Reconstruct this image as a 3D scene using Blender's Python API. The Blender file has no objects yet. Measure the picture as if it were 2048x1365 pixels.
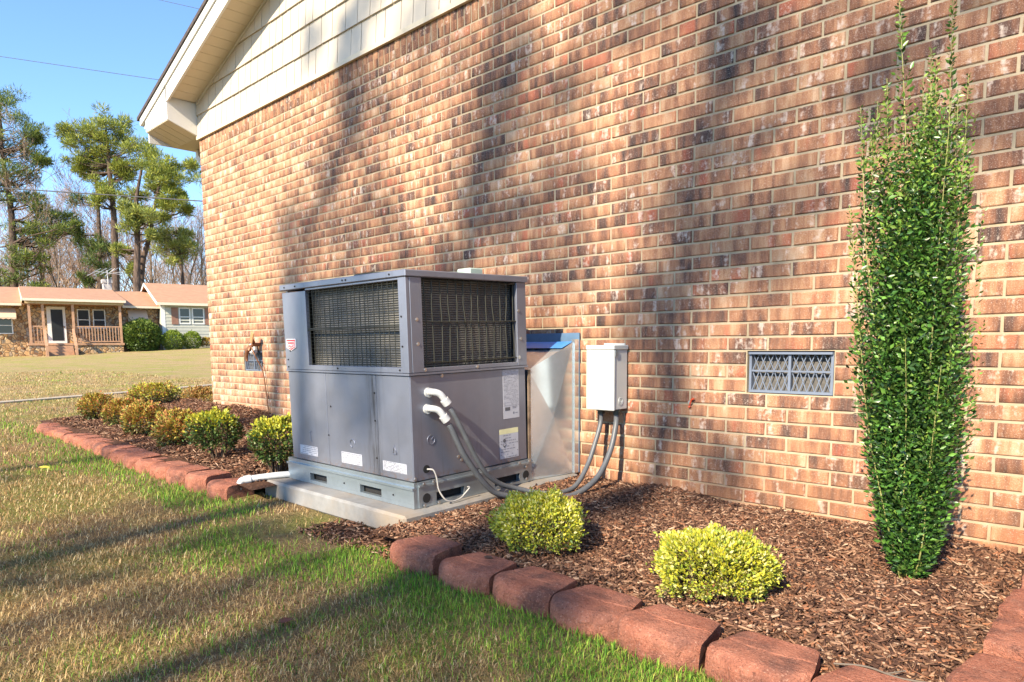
import bpy, bmesh, math, random
import numpy as np
from mathutils import Vector, Matrix, Euler

# ------------------------------------------------------------------ camera, sky, sun, exposure
SC = bpy.context.scene
COL = SC.collection
rad = math.radians
SUN = Vector((0.20, -1.0, 0.68)).normalized()          # towards the sun
SUN_EL = math.asin(SUN.z); SUN_AZ = math.atan2(SUN.x, SUN.y)

cam_d = bpy.data.cameras.new('camera'); cam = bpy.data.objects.new('camera', cam_d); COL.objects.link(cam)
cam_d.sensor_width = 36.0; cam_d.lens = 1391.7 / 2048 * 36; cam_d.shift_y = 150.6 / 2048
cam_d.clip_start = 0.05; cam_d.clip_end = 3000
_y, _p, _r = rad(-44.05), rad(-5.85), rad(-0.45)
_f = Vector((math.sin(_y) * math.cos(_p), math.cos(_y) * math.cos(_p), math.sin(_p)))
_rt = Vector((math.cos(_y), -math.sin(_y), 0)); _up = _rt.cross(_f)
_R = _rt * math.cos(_r) + _up * math.sin(_r); _U = -_rt * math.sin(_r) + _up * math.cos(_r)
_m = Matrix.Identity(4)
for i in range(3):
    _m[i][0], _m[i][1], _m[i][2] = _R[i], _U[i], -_f[i]
_m.translation = Vector((2.037, -3.216, 0.837)); cam.matrix_world = _m
SC.camera = cam

world = bpy.data.worlds.new('World'); SC.world = world; world.use_nodes = True
_wn = world.node_tree; _wn.nodes.clear()
_sky = _wn.nodes.new('ShaderNodeTexSky'); _sky.sky_type = 'NISHITA'; _sky.sun_disc = False
_sky.sun_elevation = SUN_EL; _sky.sun_rotation = SUN_AZ
_sky.air_density = 1.0; _sky.dust_density = 0.0; _sky.ozone_density = 6.0; _sky.altitude = 200
_bg = _wn.nodes.new('ShaderNodeBackground'); _bg.inputs[1].default_value = 0.145
_wo = _wn.nodes.new('ShaderNodeOutputWorld')
_wn.links.new(_sky.outputs[0], _bg.inputs[0]); _wn.links.new(_bg.outputs[0], _wo.inputs[0])

sun_d = bpy.data.lights.new('sun', 'SUN'); sun_d.energy = 5.0; sun_d.angle = rad(0.53); sun_d.color = (1.0, 0.87, 0.67)
sun_o = bpy.data.objects.new('sun', sun_d); COL.objects.link(sun_o)
sun_o.rotation_euler = SUN.to_track_quat('Z', 'Y').to_euler(); sun_o.location = (4, -12, 9)

SC.view_settings.view_transform = 'Standard'; SC.view_settings.look = 'None'
SC.view_settings.gamma = 1.0; SC.view_settings.use_curve_mapping = False
SC.view_settings.exposure = 1.22
SC.render.engine = 'CYCLES'
SC.cycles.use_denoising = True
SC.cycles.max_bounces = 5; SC.cycles.diffuse_bounces = 2; SC.cycles.glossy_bounces = 3
SC.cycles.transparent_max_bounces = 8; SC.cycles.caustics_reflective = False; SC.cycles.caustics_refractive = False

RND = random.Random(7)
NP = np.random.default_rng(11)

# ------------------------------------------------------------------ helpers: objects and meshes
def link(o, parent=None):
    COL.objects.link(o)
    if parent is not None: o.parent = parent
    return o
def tag(o, label=None, cat=None, group=None, kind=None):
    if label: o['label'] = label
    if cat: o['category'] = cat
    if group: o['group'] = group
    if kind: o['kind'] = kind
    return o
def empty(name, loc, label, cat, group=None, rot=(0, 0, 0)):
    o = bpy.data.objects.new(name, None); o.empty_display_size = 0.1
    o.location = loc; o.rotation_euler = rot; link(o)
    return tag(o, label, cat, group)

class MB:
    """collects boxes, tubes and prisms; build() links them as one mesh object"""
    def __init__(s): s.v = []; s.f = []; s.sm = []
    def add(s, vs, fs, smooth=False):
        b = len(s.v); s.v += [tuple(p) for p in vs]; s.f += [[i + b for i in f] for f in fs]; s.sm += [smooth] * len(fs); return s
    def box(s, x0, x1, y0, y1, z0, z1, M=None):
        vs = [Vector((x, y, z)) for z in (z0, z1) for y in (y0, y1) for x in (x0, x1)]
        if M is not None: vs = [M @ v for v in vs]
        return s.add(vs, [(0, 2, 3, 1), (4, 5, 7, 6), (0, 1, 5, 4), (2, 6, 7, 3), (0, 4, 6, 2), (1, 3, 7, 5)])
    def cbox(s, x0, x1, y0, y1, z0, z1, c=0.004, M=None):
        """box with chamfered edges"""
        cx, cy, cz = (x0 + x1) / 2, (y0 + y1) / 2, (z0 + z1) / 2
        hx, hy, hz = (x1 - x0) / 2, (y1 - y0) / 2, (z1 - z0) / 2
        c = min(c, hx * .9, hy * .9, hz * .9)
        bm = bmesh.new(); bmesh.ops.create_cube(bm, size=2)
        for v in bm.verts: v.co = Vector((v.co.x * hx, v.co.y * hy, v.co.z * hz))
        bmesh.ops.bevel(bm, geom=list(bm.edges), offset=c, segments=1, affect='EDGES', profile=.5)
        bm.verts.index_update()
        vs = [v.co + Vector((cx, cy, cz)) for v in bm.verts]
        if M is not None: vs = [M @ v for v in vs]
        fs = [[v.index for v in f.verts] for f in bm.faces]; bm.free()
        return s.add(vs, fs)
    def tube(s, pts, r, n=8, cap=True, smooth=True):
        pts = [Vector(p) for p in pts]; k = len(pts)
        rs = r if isinstance(r, (list, tuple)) else [r] * k
        rings = []; t0 = (pts[1] - pts[0]).normalized()
        a = t0.orthogonal().normalized()
        for i, p in enumerate(pts):
            t = ((pts[min(i + 1, k - 1)] - pts[max(i - 1, 0)])).normalized()
            a = (a - t * a.dot(t)); a = a.normalized() if a.length > 1e-6 else t.orthogonal().normalized()
            b = t.cross(a)
            rings.append([p + (a * math.cos(2 * math.pi * j / n) + b * math.sin(2 * math.pi * j / n)) * rs[i] for j in range(n)])
        vs = [q for R in rings for q in R]; fs = []
        for i in range(k - 1):
            for j in range(n):
                fs.append((i * n + j, i * n + (j + 1) % n, (i + 1) * n + (j + 1) % n, (i + 1) * n + j))
        s.add(vs, fs, smooth)
        if cap:
            s.add(rings[0], [tuple(reversed(range(n)))]); s.add(rings[-1], [tuple(range(n))])
        return s
    def cyl(s, p0, p1, r, n=16): return s.tube([p0, p1], r, n)
    def prism(s, poly, y0, y1, axis='y', M=None):
        """extrude a polygon; axis y: poly is (x,z); axis x: poly is (y,z); axis z: poly is (x,y)"""
        n = len(poly)
        mk = {'y': lambda p, t: Vector((p[0], t, p[1])), 'x': lambda p, t: Vector((t, p[0], p[1])), 'z': lambda p, t: Vector((p[0], p[1], t))}[axis]
        vs = [mk(p, y0) for p in poly] + [mk(p, y1) for p in poly]
        if M is not None: vs = [M @ v for v in vs]
        fs = [tuple(range(n)), tuple(reversed(range(n, 2 * n)))] + [(i, i + n, (i + 1) % n + n, (i + 1) % n) for i in range(n)]
        return s.add(vs, fs)
    def mesh(s, name, mat):
        me = bpy.data.meshes.new(name); me.from_pydata(s.v, [], s.f)
        me.polygons.foreach_set('use_smooth', s.sm)
        bm = bmesh.new(); bm.from_mesh(me); bmesh.ops.recalc_face_normals(bm, faces=bm.faces); bm.to_mesh(me); bm.free()
        if mat is not None: me.materials.append(mat)
        return me
    def build(s, name, mat, parent=None):
        return link(bpy.data.objects.new(name, s.mesh(name, mat)), parent)

def fast_mesh(name, V, tris, mat, col=None, smooth=False):
    """V (N,3), tris (M,3) numpy; col (N,3) vertex colours"""
    me = bpy.data.meshes.new(name); V = np.ascontiguousarray(V, np.float32); tris = np.ascontiguousarray(tris, np.int32)
    me.vertices.add(len(V)); me.vertices.foreach_set('co', V.ravel())
    me.loops.add(tris.size); me.loops.foreach_set('vertex_index', tris.ravel())
    me.polygons.add(len(tris)); me.polygons.foreach_set('loop_start', np.arange(0, tris.size, 3, dtype=np.int32))
    if smooth: me.polygons.foreach_set('use_smooth', np.ones(len(tris), bool))
    me.update(calc_edges=True)
    if col is not None:
        a = me.color_attributes.new('Col', 'FLOAT_COLOR', 'POINT')
        c = np.ones((len(V), 4), np.float32); c[:, :3] = col; a.data.foreach_set('color', c.ravel())
    if mat is not None: me.materials.append(mat)
    return me
def inst_mesh(name, P, T, mat, col=None, smooth=False):
    """P (N,k,3) copies of a k-vertex shape with triangles T; col (N,3) or (N,k,3)"""
    N, k = P.shape[:2]
    tris = (np.arange(N)[:, None, None] * k + np.array(T)[None]).reshape(-1, 3)
    c = None
    if col is not None: c = (np.repeat(col[:, None], k, 1) if col.ndim == 2 else col).reshape(-1, 3)
    return fast_mesh(name, P.reshape(-1, 3), tris, mat, c, smooth)
def unit(a): return a / np.maximum(np.linalg.norm(a, axis=-1, keepdims=True), 1e-9)
def leaf_mesh(name, C, D, L, W, mat, col, fold=.25, rng=NP):
    """leaf blades: centre base C, direction D, random roll, folded along the midrib; 6 vertices each"""
    N = len(C); D = unit(D); r = rng.normal(size=(N, 3)); S = unit(np.cross(D, r)); Nn = np.cross(S, D)
    L = np.asarray(L).reshape(-1, 1); W = np.asarray(W).reshape(-1, 1)
    p0 = C; p1 = C + D * L * .42 + S * W * .5 + Nn * W * fold; p2 = C + D * L * .42 - S * W * .5 + Nn * W * fold
    p3 = C + D * L * .5; p4 = C + D * L
    P = np.stack([p0, p1, p2, p3, p4], 1)
    return inst_mesh(name, P, [(0, 3, 1), (0, 2, 3), (1, 3, 4), (3, 2, 4)], mat, col)

# ------------------------------------------------------------------ helpers: materials
class NT:
    def __init__(s, name):
        s.m = bpy.data.materials.new(name); s.m.use_nodes = True; s.t = s.m.node_tree; s.t.nodes.clear()
        s.out = s.t.nodes.new('ShaderNodeOutputMaterial'); s.b = s.n('ShaderNodeBsdfPrincipled'); s.t.links.new(s.b.outputs[0], s.out.inputs[0])
    def n(s, ty, inp=None, **props):
        d = s.t.nodes.new(ty)
        for k, v in props.items(): setattr(d, k, v)
        for k, v in (inp or {}).items(): s.set(d.inputs[k], v)
        return d
    def set(s, sock, v):
        if hasattr(v, 'is_output') or isinstance(v, bpy.types.NodeSocket): s.t.links.new(v, sock)
        elif isinstance(v, bpy.types.Node): s.t.links.new(v.outputs[0], sock)
        else:
            if sock.type == 'RGBA' and len(v) == 3: v = (*v, 1)
            sock.default_value = v
    def math(s, op, a, b=0.0, c=0.0): return s.n('ShaderNodeMath', {0: a, 1: b, 2: c}, operation=op).outputs[0]
    def noise(s, vec, scale=5, detail=3, rough=.5, out=0): return s.n('ShaderNodeTexNoise', {'Vector': vec, 'Scale': scale, 'Detail': detail, 'Roughness': rough}).outputs[out]
    def ramp(s, fac, stops, interp='LINEAR'):
        d = s.n('ShaderNodeValToRGB', {0: fac}); cr = d.color_ramp; cr.interpolation = interp
        while len(cr.elements) < len(stops): cr.elements.new(.5)
        for e, (p, c) in zip(cr.elements, stops): e.position = p; e.color = (*c, 1) if len(c) == 3 else c
        return d.outputs[0]
    def frange(s, v, a, b, c=0., d=1.): return s.n('ShaderNodeMapRange', {0: v, 1: a, 2: b, 3: c, 4: d}).outputs[0]
    def mix(s, f, a, b, mode='MIX'):
        d = s.n('ShaderNodeMix', data_type='RGBA', blend_type=mode)
        s.set(d.inputs[0], f); s.set(d.inputs[6], a); s.set(d.inputs[7], b); return d.outputs[2]
    def pos(s): return s.n('ShaderNodeNewGeometry').outputs['Position']
    def obj(s): return s.n('ShaderNodeTexCoord').outputs['Object']
    def bump(s, h, strength=.3, dist=.002): s.set(s.b.inputs['Normal'], s.n('ShaderNodeBump', {'Height': h, 'Strength': strength, 'Distance': dist})); return s
    def fin(s, col=None, rough=.6, metal=0., spec=None):
        if col is not None: s.set(s.b.inputs['Base Color'], col)
        s.set(s.b.inputs['Roughness'], rough); s.set(s.b.inputs['Metallic'], metal)
        if spec is not None: s.b.inputs['Specular IOR Level'].default_value = spec
        return s.m

def plain(name, col, rough=.6, metal=0., var=.12, scale=6., bump=0., bscale=80, spec=None):
    """colour with soft mottling and fine relief"""
    t = NT(name); p = t.obj(); n = t.noise(p, scale, 5, .6)
    c = t.mix(t.frange(n, .3, .7), tuple(x * (1 - var) for x in col), tuple(min(1, x * (1 + var)) for x in col))
    if bump: t.bump(t.noise(p, bscale, 4, .6), bump, .002)
    return t.fin(c, rough, metal, spec)
def leaf_mat(name, rough=.45, trans=.25, spec=.4):
    t = NT(name); c = t.n('ShaderNodeVertexColor', layer_name='Col').outputs[0]
    t.fin(c, rough, 0, spec)
    if trans:
        tr = t.n('ShaderNodeBsdfTranslucent', {'Color': t.mix(.5, c, (1., .95, .35), 'MULTIPLY')})
        mx = t.n('ShaderNodeMixShader', {0: trans, 1: t.b.outputs[0], 2: tr.outputs[0]})
        t.t.links.new(mx.outputs[0], t.out.inputs[0])
    return t.m

BW, BH, Z0 = .2032, .0677, .80                   # brick module, course height, height of the vents' top joint
WX0, WX1 = -5.68, 3.6                            # wall ends

def m_brick():
    t = NT('variegated_brick'); p = t.pos(); s = t.n('ShaderNodeSeparateXYZ', {0: p}); x, y, z = s.outputs
    row = t.math('FLOOR', t.math('DIVIDE', t.math('SUBTRACT', z, Z0), BH))
    half = t.math('MULTIPLY', t.math('FLOORED_MODULO', row, 2.0), .5)
    bi = t.math('FLOOR', t.math('ADD', t.math('DIVIDE', x, BW), half))
    cell = t.n('ShaderNodeCombineXYZ', {0: bi, 1: row, 2: 0.0})
    wn = t.n('ShaderNodeTexWhiteNoise', {'Vector': cell}, noise_dimensions='3D')
    w1 = wn.outputs['Value']; ws = t.n('ShaderNodeSeparateColor', {0: wn.outputs['Color']})
    # upright flashing streaks, different in every brick
    sv = t.n('ShaderNodeCombineXYZ', {0: t.math('MULTIPLY', x, 17.0), 1: t.math('ADD', t.math('MULTIPLY', row, 5.37), t.math('MULTIPLY', w1, 31.0)), 2: t.math('MULTIPLY', z, 3.0)})
    st = t.noise(sv, 1.0, 3, .62)
    big = t.noise(p, .9, 3, .5)
    v = t.math('ADD', t.math('ADD', t.math('MULTIPLY', st, 1.25), t.math('MULTIPLY', w1, .26)), t.math('MULTIPLY', big, .20))
    v = t.math('SUBTRACT', v, .36)
    xl = t.frange(x, -5.2, -2.6, .15, .0)      # far left end paler: its stronger sunlight put into the brick colour
    v = t.math('ADD', v, xl)
    c = t.ramp(v, [(.14, (.048, .033, .031)), (.27, (.105, .057, .044)), (.40, (.205, .094, .057)), (.53, (.32, .152, .083)), (.67, (.42, .230, .126)), (.83, (.50, .330, .21)), (.97, (.60, .48, .38))])
    red = t.math('MULTIPLY', t.math('GREATER_THAN', ws.outputs[1], .80), t.frange(t.noise(sv, .8, 2, .5), .50, .62))
    c = t.mix(t.math('MULTIPLY', red, .65), c, (.40, .11, .06))
    blot = t.noise(p, 42, 3, .6)
    cr = t.math('MULTIPLY', t.frange(t.math('ADD', t.math('MULTIPLY', t.noise(sv, 1.6, 2, .6), .6), t.math('MULTIPLY', blot, .4)), .54, .64), t.math('GREATER_THAN', ws.outputs[2], .40))
    c = t.mix(t.math('MULTIPLY', cr, .8), c, (.58, .47, .39))
    # sanded face: pale and dark grains
    g = t.noise(p, 230, 3, .75); c = t.mix(t.frange(g, .56, .70, 0, .65), c, (.64, .53, .43)); c = t.mix(t.frange(g, .44, .32, 0, .55), c, (.05, .03, .025))
    low = t.math('MULTIPLY', t.frange(z, .40, .05), t.frange(t.noise(p, 4, 4, .6), .3, .7, .35, 1))
    c = t.mix(t.math('MULTIPLY', low, .5), c, (.34, .15, .065))        # red clay splash
    t.bump(t.math('ADD', t.noise(p, 300, 3, .7), t.noise(p, 45, 3, .6)), .6, .003)
    return t.fin(c, .86, 0, .25)
def m_mortar():
    t = NT('tan_mortar'); p = t.pos(); n = t.noise(p, 9, 5, .65)
    c = t.mix(t.frange(n, .35, .7), (.34, .275, .185), (.46, .375, .26)); c = t.mix(t.frange(t.noise(p, 260, 2, .7), .55, .75, 0, .5), c, (.30, .24, .17))
    sp = t.n('ShaderNodeSeparateXYZ', {0: p}); low = t.math('MULTIPLY', t.frange(sp.outputs[2], .34, .04), t.frange(t.noise(p, 5, 3), .3, .7, .3, 1))
    c = t.mix(t.math('MULTIPLY', low, .6), c, (.42, .20, .09))           # red clay splashed on the foot of the wall
    t.bump(t.noise(p, 220, 3, .7), .5, .003)
    return t.fin(c, .92, 0, .2)

MAT = {}
MAT['brick'] = m_brick(); MAT['mortar'] = m_mortar()
MAT['shingle_siding'] = plain('cream_shake', (.52, .45, .35), .6, var=.09, scale=2.5, bump=.12, bscale=60)
MAT['trim'] = plain('cream_trim', (.62, .56, .46), .5, var=.04, scale=3)
MAT['white_trim'] = plain('white_trim', (.66, .64, .59), .45, var=.03, scale=3)
MAT['soffit'] = plain('soffit_cream', (.60, .51, .36), .55, var=.05, scale=3)
MAT['roofing'] = plain('dark_shingle', (.07, .055, .05), .9, var=.4, scale=40, bump=.5, bscale=200)
def m_unit():
    t = NT('grey_painted_steel'); p = t.obj(); n = t.noise(p, 3.2, 5, .6)
    c = t.mix(t.frange(n, .3, .7), (.205, .215, .262), (.262, .274, .325))
    s = t.n('ShaderNodeSeparateXYZ', {0: p})
    st = t.n('ShaderNodeCombineXYZ', {0: t.math('MULTIPLY', s.outputs[0], 26), 1: t.math('MULTIPLY', s.outputs[1], 26), 2: t.math('MULTIPLY', s.outputs[2], 2.2)})
    c = t.mix(t.frange(t.noise(st, 1, 4, .65), .58, .78, 0, .35), c, (.13, .115, .11))
    # grime run down beside the second door seam, rust along the foot
    near = t.math('MULTIPLY', t.frange(t.math('ABSOLUTE', t.math('ADD', s.outputs[0], .30)), .075, .0), t.frange(t.noise(st, 1.6, 5, .75), .40, .62))
    near = t.math('MULTIPLY', near, t.math('MULTIPLY', t.math('LESS_THAN', s.outputs[2], .645), t.math('LESS_THAN', s.outputs[1], .02)))
    c = t.mix(t.math('MULTIPLY', near, .85), c, (.03, .028, .028))
    rust = t.math('MULTIPLY', t.frange(s.outputs[2], .175, .135), t.frange(t.noise(p, 30, 4, .7), .45, .65))
    c = t.mix(t.math('MULTIPLY', rust, .6), c, (.25, .13, .06))
    t.bump(t.noise(p, 5, 2), .06, .01)
    return t.fin(c, t.frange(t.noise(p, 8, 3), .3, .7, .34, .48), .55, .5)
MAT['unit'] = m_unit()
def m_galv(name, col, rough0, rough1, metal=.9, sc=45.):
    t = NT(name); p = t.obj(); v = t.n('ShaderNodeTexVoronoi', {'Vector': p, 'Scale': sc}).outputs['Color']
    g = t.n('ShaderNodeSeparateColor', {0: v}).outputs[0]; n = t.noise(p, 4, 4, .6)
    c = t.mix(g, tuple(x * .93 for x in col), col); c = t.mix(t.frange(n, .45, .75, 0, .25), c, tuple(x * .7 for x in col))
    t.bump(t.noise(p, 3.0, 2), .06, .02)
    return t.fin(c, t.frange(n, .3, .7, rough0, rough1), metal)
MAT['galv'] = m_galv('galvanised_sheet', (.64, .71, .76), .16, .25, .78)
MAT['blue_strip'] = plain('blue_strip', (.06, .26, .66), .3, .2, var=.1, scale=8)
MAT['blue_steel'] = plain('blue_steel', (.16, .27, .42), .35, .4, var=.15, scale=8)
MAT['rail'] = m_galv('galvanised_rail', (.40, .46, .50), .32, .45, .75)
MAT['dark'] = plain('dark_inside', (.012, .011, .011), .8)
MAT['wire'] = plain('grille_wire', (.045, .045, .035), .5, .4)
def m_coil():
    t = NT('coil_fins'); p = t.obj(); s = t.n('ShaderNodeSeparateXYZ', {0: p}); z = s.outputs[2]
    w = t.math('SINE', t.math('MULTIPLY', z, 2 * math.pi / .0115)); dirt = t.noise(p, 6, 5, .65)
    c = t.mix(t.frange(w, -.6, .8), (.040, .040, .038), (.23, .215, .185)); c = t.mix(t.frange(dirt, .42, .66, 0, .75), c, (.045, .05, .055))
    c = t.mix(t.frange(t.noise(p, 140, 2, .7), .66, .74, 0, .5), c, (.4, .4, .38))
    t.bump(w, .6, .002); return t.fin(c, .55, .3)
MAT['coil'] = m_coil()
MAT['screw'] = plain('screw_steel', (.55, .54, .52), .3, .9)
MAT['pvc'] = plain('white_pvc', (.60, .60, .58), .4, var=.05)
MAT['hose'] = plain('grey_conduit', (.095, .10, .108), .45, var=.15, scale=20)
MAT['paper'] = plain('label_paper', (.46, .46, .50), .5, var=.06, scale=30)
MAT['ink'] = plain('label_ink', (.10, .10, .11), .6)
MAT['pale_ink'] = plain('label_print', (.20, .20, .23), .6)
MAT['yellow_label'] = plain('label_yellow', (.70, .66, .38), .5)
MAT['badge_red'] = plain('badge_red', (.62, .05, .06), .35, var=.05)
MAT['badge_white'] = plain('badge_white', (.85, .85, .85), .4, var=.02)
MAT['box_grey'] = plain('pale_grey_enamel', (.50, .51, .49), .4, var=.04, scale=4)
MAT['vent'] = plain('blue_grey_vent', (.17, .20, .26), .5, .25, var=.1)
MAT['vent_mesh'] = plain('vent_screen', (.10, .093, .085), .8, var=.3, scale=60, bump=.5, bscale=400)
def m_concrete():
    t = NT('concrete_pad'); p = t.obj(); n = t.noise(p, 4, 6, .65)
    c = t.mix(t.frange(n, .3, .7), (.17, .17, .168), (.31, .30, .285)); c = t.mix(t.frange(t.noise(p, 2.2, 4, .6), .42, .68, 0, .7), c, (.27, .19, .11))
    t.bump(t.math('ADD', t.noise(p, 120, 4, .7), t.noise(p, 12, 4)), .35, .004); return t.fin(c, .88, 0, .25)
MAT['concrete'] = m_concrete()
def m_block():
    t = NT('red_concrete_block'); p = t.pos(); r = t.n('ShaderNodeObjectInfo').outputs['Random']
    c = t.mix(t.frange(t.noise(p, 7, 5, .65), .32, .68), (.31, .105, .062), (.49, .195, .12))
    c = t.mix(t.math('MULTIPLY', t.frange(t.noise(p, 11, 4, .6), .46, .66), t.frange(r, 0, 1, .35, .75)), c, (.075, .044, .040))
    g = t.noise(p, 150, 3, .8); c = t.mix(t.frange(g, .58, .68, 0, .75), c, (.54, .32, .23)); c = t.mix(t.frange(g, .43, .33, 0, .8), c, (.06, .025, .02))
    soil = t.math('MULTIPLY', t.frange(t.n('ShaderNodeSeparateXYZ', {0: t.obj()}).outputs[2], .055, .015), t.frange(t.noise(p, 25, 4), .35, .65)); c = t.mix(t.math('MULTIPLY', soil, .7), c, (.16, .085, .045))
    t.bump(t.math('ADD', t.noise(p, 140, 4, .8), t.math('MULTIPLY', t.noise(p, 34, 5, .7), 1.6)), 1.0, .009)
    return t.fin(c, .9, 0, .25)
MAT['block'] = m_block()
def m_lawn():
    t = NT('dormant_lawn_soil'); p = t.pos(); n = t.noise(p, 1.1, 5, .6); f = t.noise(p, 28, 5, .7)
    s = t.n('ShaderNodeSeparateXYZ', {0: p})
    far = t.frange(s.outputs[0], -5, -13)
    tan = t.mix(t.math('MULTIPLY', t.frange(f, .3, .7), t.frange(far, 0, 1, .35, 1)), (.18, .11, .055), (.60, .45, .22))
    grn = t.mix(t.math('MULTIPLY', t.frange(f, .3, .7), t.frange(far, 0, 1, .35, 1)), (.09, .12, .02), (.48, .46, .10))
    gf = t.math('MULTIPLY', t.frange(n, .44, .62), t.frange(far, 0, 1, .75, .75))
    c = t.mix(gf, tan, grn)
    c = t.mix(t.frange(t.noise(p, 90, 3, .7), .62, .75, 0, .5), c, (.16, .10, .05))
    t.bump(t.math('ADD', t.noise(p, 60, 4, .7), t.noise(p, 14, 4, .6)), .9, .03); return t.fin(c, .95, 0, .1)
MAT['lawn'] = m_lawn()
def m_soil():
    t = NT('mulch_soil'); p = t.pos()
    c = t.mix(t.frange(t.noise(p, 40, 5, .7), .3, .7), (.045, .024, .016), (.17, .085, .05))
    t.bump(t.noise(p, 55, 5, .75), 1.0, .02); return t.fin(c, .95, 0, .1)
MAT['soil'] = m_soil()
MAT['grass'] = leaf_mat('grass_blades', .6, .3, .2)
MAT['leaf'] = leaf_mat('bush_leaves', .45, .25, .4)
MAT['glossy_leaf'] = leaf_mat('holly_leaves', .33, .18, .45)
MAT['chips'] = leaf_mat('bark_chips', .85, 0, .2)
MAT['needle'] = leaf_mat('pine_needles', .6, .3, .2)
MAT['twig'] = leaf_mat('twig_bark', .9, 0, .1)
MAT['stem'] = plain('brown_stem', (.10, .065, .04), .85, var=.3, scale=20)
MAT['yellow_stem'] = plain('holly_stem', (.25, .25, .08), .6, var=.35, scale=10)
def m_bark():
    t = NT('pine_bark'); p = t.obj(); s = t.n('ShaderNodeMapping', {0: p, 3: (6., 6., 1.3)})
    c = t.mix(t.frange(t.noise(s, 1.4, 5, .7), .35, .65), (.045, .034, .030), (.15, .105, .08)); t.bump(t.noise(s, 2, 4), .8, .05); return t.fin(c, .95, 0, .1)
MAT['bark'] = m_bark()
MAT['pale_bark'] = plain('pale_bark', (.30, .25, .21), .9, var=.35, scale=3)

# ------------------------------------------------------------------ ground
def sstep(a, b, t): u = np.clip((t - a) / (b - a), 0, 1); return u * u * (3 - 2 * u)
def lawn_z(x, y):
    x = np.asarray(x, float); y = np.asarray(y, float)
    z = -.06 + .012 * np.clip(-.5 - x, 0, 5.5) + .0092 * np.clip(-6 - x, 0, 60)
    z = z + .045 * np.clip(y - 5, -8, 25) * sstep(-14, -40, x)
    z = z + .026 * np.exp(-((y + 1.66) / .22) ** 2) * (x > -.45) * (x < 2.2)
    return z + .008 * np.sin(x * 1.7 + .6 * y) * np.cos(y * 1.3 - .4 * x)
def bed_z(x, y):
    x = np.asarray(x, float); y = np.asarray(y, float)
    f = np.clip(-y / 1.42, 0, 1)
    right = .052 - .018 * np.clip(x, 0, 2) - f * .05
    lw = np.interp(-x, [1.8, 4.0, 4.6, 6.5], [.10, .175, .215, .235]); lb = np.interp(-x, [1.8, 6.2], [.025, .075])
    left = lw * (1 - f) + lb * f
    z = np.where(x > -1.2, right, left)
    return z + .010 * np.sin(5.1 * x + 1.3) * np.cos(6.3 * y) + .007 * np.sin(11 * x - 7 * y)
def grid_sheet(name, xs, ys, zf, mat, keep=None):
    X, Y = np.meshgrid(xs, ys, indexing='ij'); Z = zf(X, Y); nx, ny = X.shape
    V = np.stack([X, Y, Z], -1).reshape(-1, 3); i = np.arange((nx - 1) * (ny - 1)); a = (i // (ny - 1)) * ny + i % (ny - 1)
    T = np.concatenate([np.stack([a, a + ny, a + ny + 1], 1), np.stack([a, a + ny + 1, a + 1], 1)])
    if keep is not None: T = T[keep(V[T].mean(1))]
    return link(bpy.data.objects.new(name, fast_mesh(name, V, T, mat, smooth=True)))
xs = np.unique(np.concatenate([np.linspace(-8, 4, 121), np.linspace(-50, -8, 85), np.linspace(-400, -50, 30), np.linspace(4, 300, 30)]))
ys = np.unique(np.concatenate([np.linspace(-5, 2, 71), np.linspace(2, 40, 60), np.linspace(40, 400, 24), np.linspace(-300, -5, 40)]))
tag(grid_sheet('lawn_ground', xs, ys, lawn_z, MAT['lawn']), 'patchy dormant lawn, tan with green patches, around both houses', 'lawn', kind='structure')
tag(grid_sheet('mulch_bed', np.linspace(-.56, 1.74, 60), np.linspace(-1.46, .01, 40), bed_z, MAT['soil']), 'bark mulch bed along the brick wall behind the near red blocks', 'mulch bed', kind='structure')
tag(grid_sheet('mulch_bed', np.linspace(-6.6, -1.72, 90), np.linspace(-1.46, .01, 40), bed_z, MAT['soil'],), 'bark mulch bed with the row of low bushes left of the air conditioner', 'mulch bed', kind='structure')
# pale drive edge crossing the far lawn
mb = MB(); kp = [(-9.6, -3.4), (-10.35, -1.13), (-11.05, .68), (-12.2, 3.0)]
for (xa, ya), (xb, yb) in zip(kp[:-1], kp[1:]):
    za, zb = float(lawn_z(xa, ya)), float(lawn_z(xb, yb)); w = .30; h = .022
    mb.add([(xa, ya, za - .05), (xa - w, ya, za - .05), (xb - w, yb, zb - .05), (xb, yb, zb - .05), (xa, ya, za + h), (xa - w, ya, za + h), (xb - w, yb, zb + h), (xb, yb, zb + h)],
           [(0, 1, 2, 3), (4, 7, 6, 5), (0, 3, 7, 4), (1, 5, 6, 2), (0, 4, 5, 1), (3, 2, 6, 7)])
tag(mb.build('path_kerb', plain('pale_kerb', (.38, .31, .22), .9, var=.1)), 'low pale concrete kerb crossing the lawn beyond the bushes', 'kerb', kind='structure')

# ------------------------------------------------------------------ the brick house
def prj(X):
    d = Vector(X) - _m.translation; z = d.dot(_f)
    return (1024 + 1391.7 * d.dot(_R) / z, 833.1 - 1391.7 * d.dot(_U) / z) if z > .05 else None
house = empty('brick_house', (-1, 0, 0), 'brick house gable end with cream shake siding and dark flashed bricks', 'house')
house.location = (0, 0, 0)
VENTS = [(2.5 * BW, 4.5 * BW), (-24 * BW, -22 * BW)]; VZ0, VZ1 = Z0 - 3 * BH, Z0
ROW0 = -13; ROWT = 31
FRZ = 3.03                                         # underside of the siding
mb = MB(); MY = .006
zb, zt = Z0 + ROW0 * BH, FRZ + .08
mb.box(WX0 + .006, WX1, MY, .22, zb, VZ0); mb.box(WX0 + .006, WX1, MY, .22, VZ1, zt)
xc = [WX0 + .006, VENTS[1][0], VENTS[1][1], VENTS[0][0], VENTS[0][1], WX1]
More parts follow.
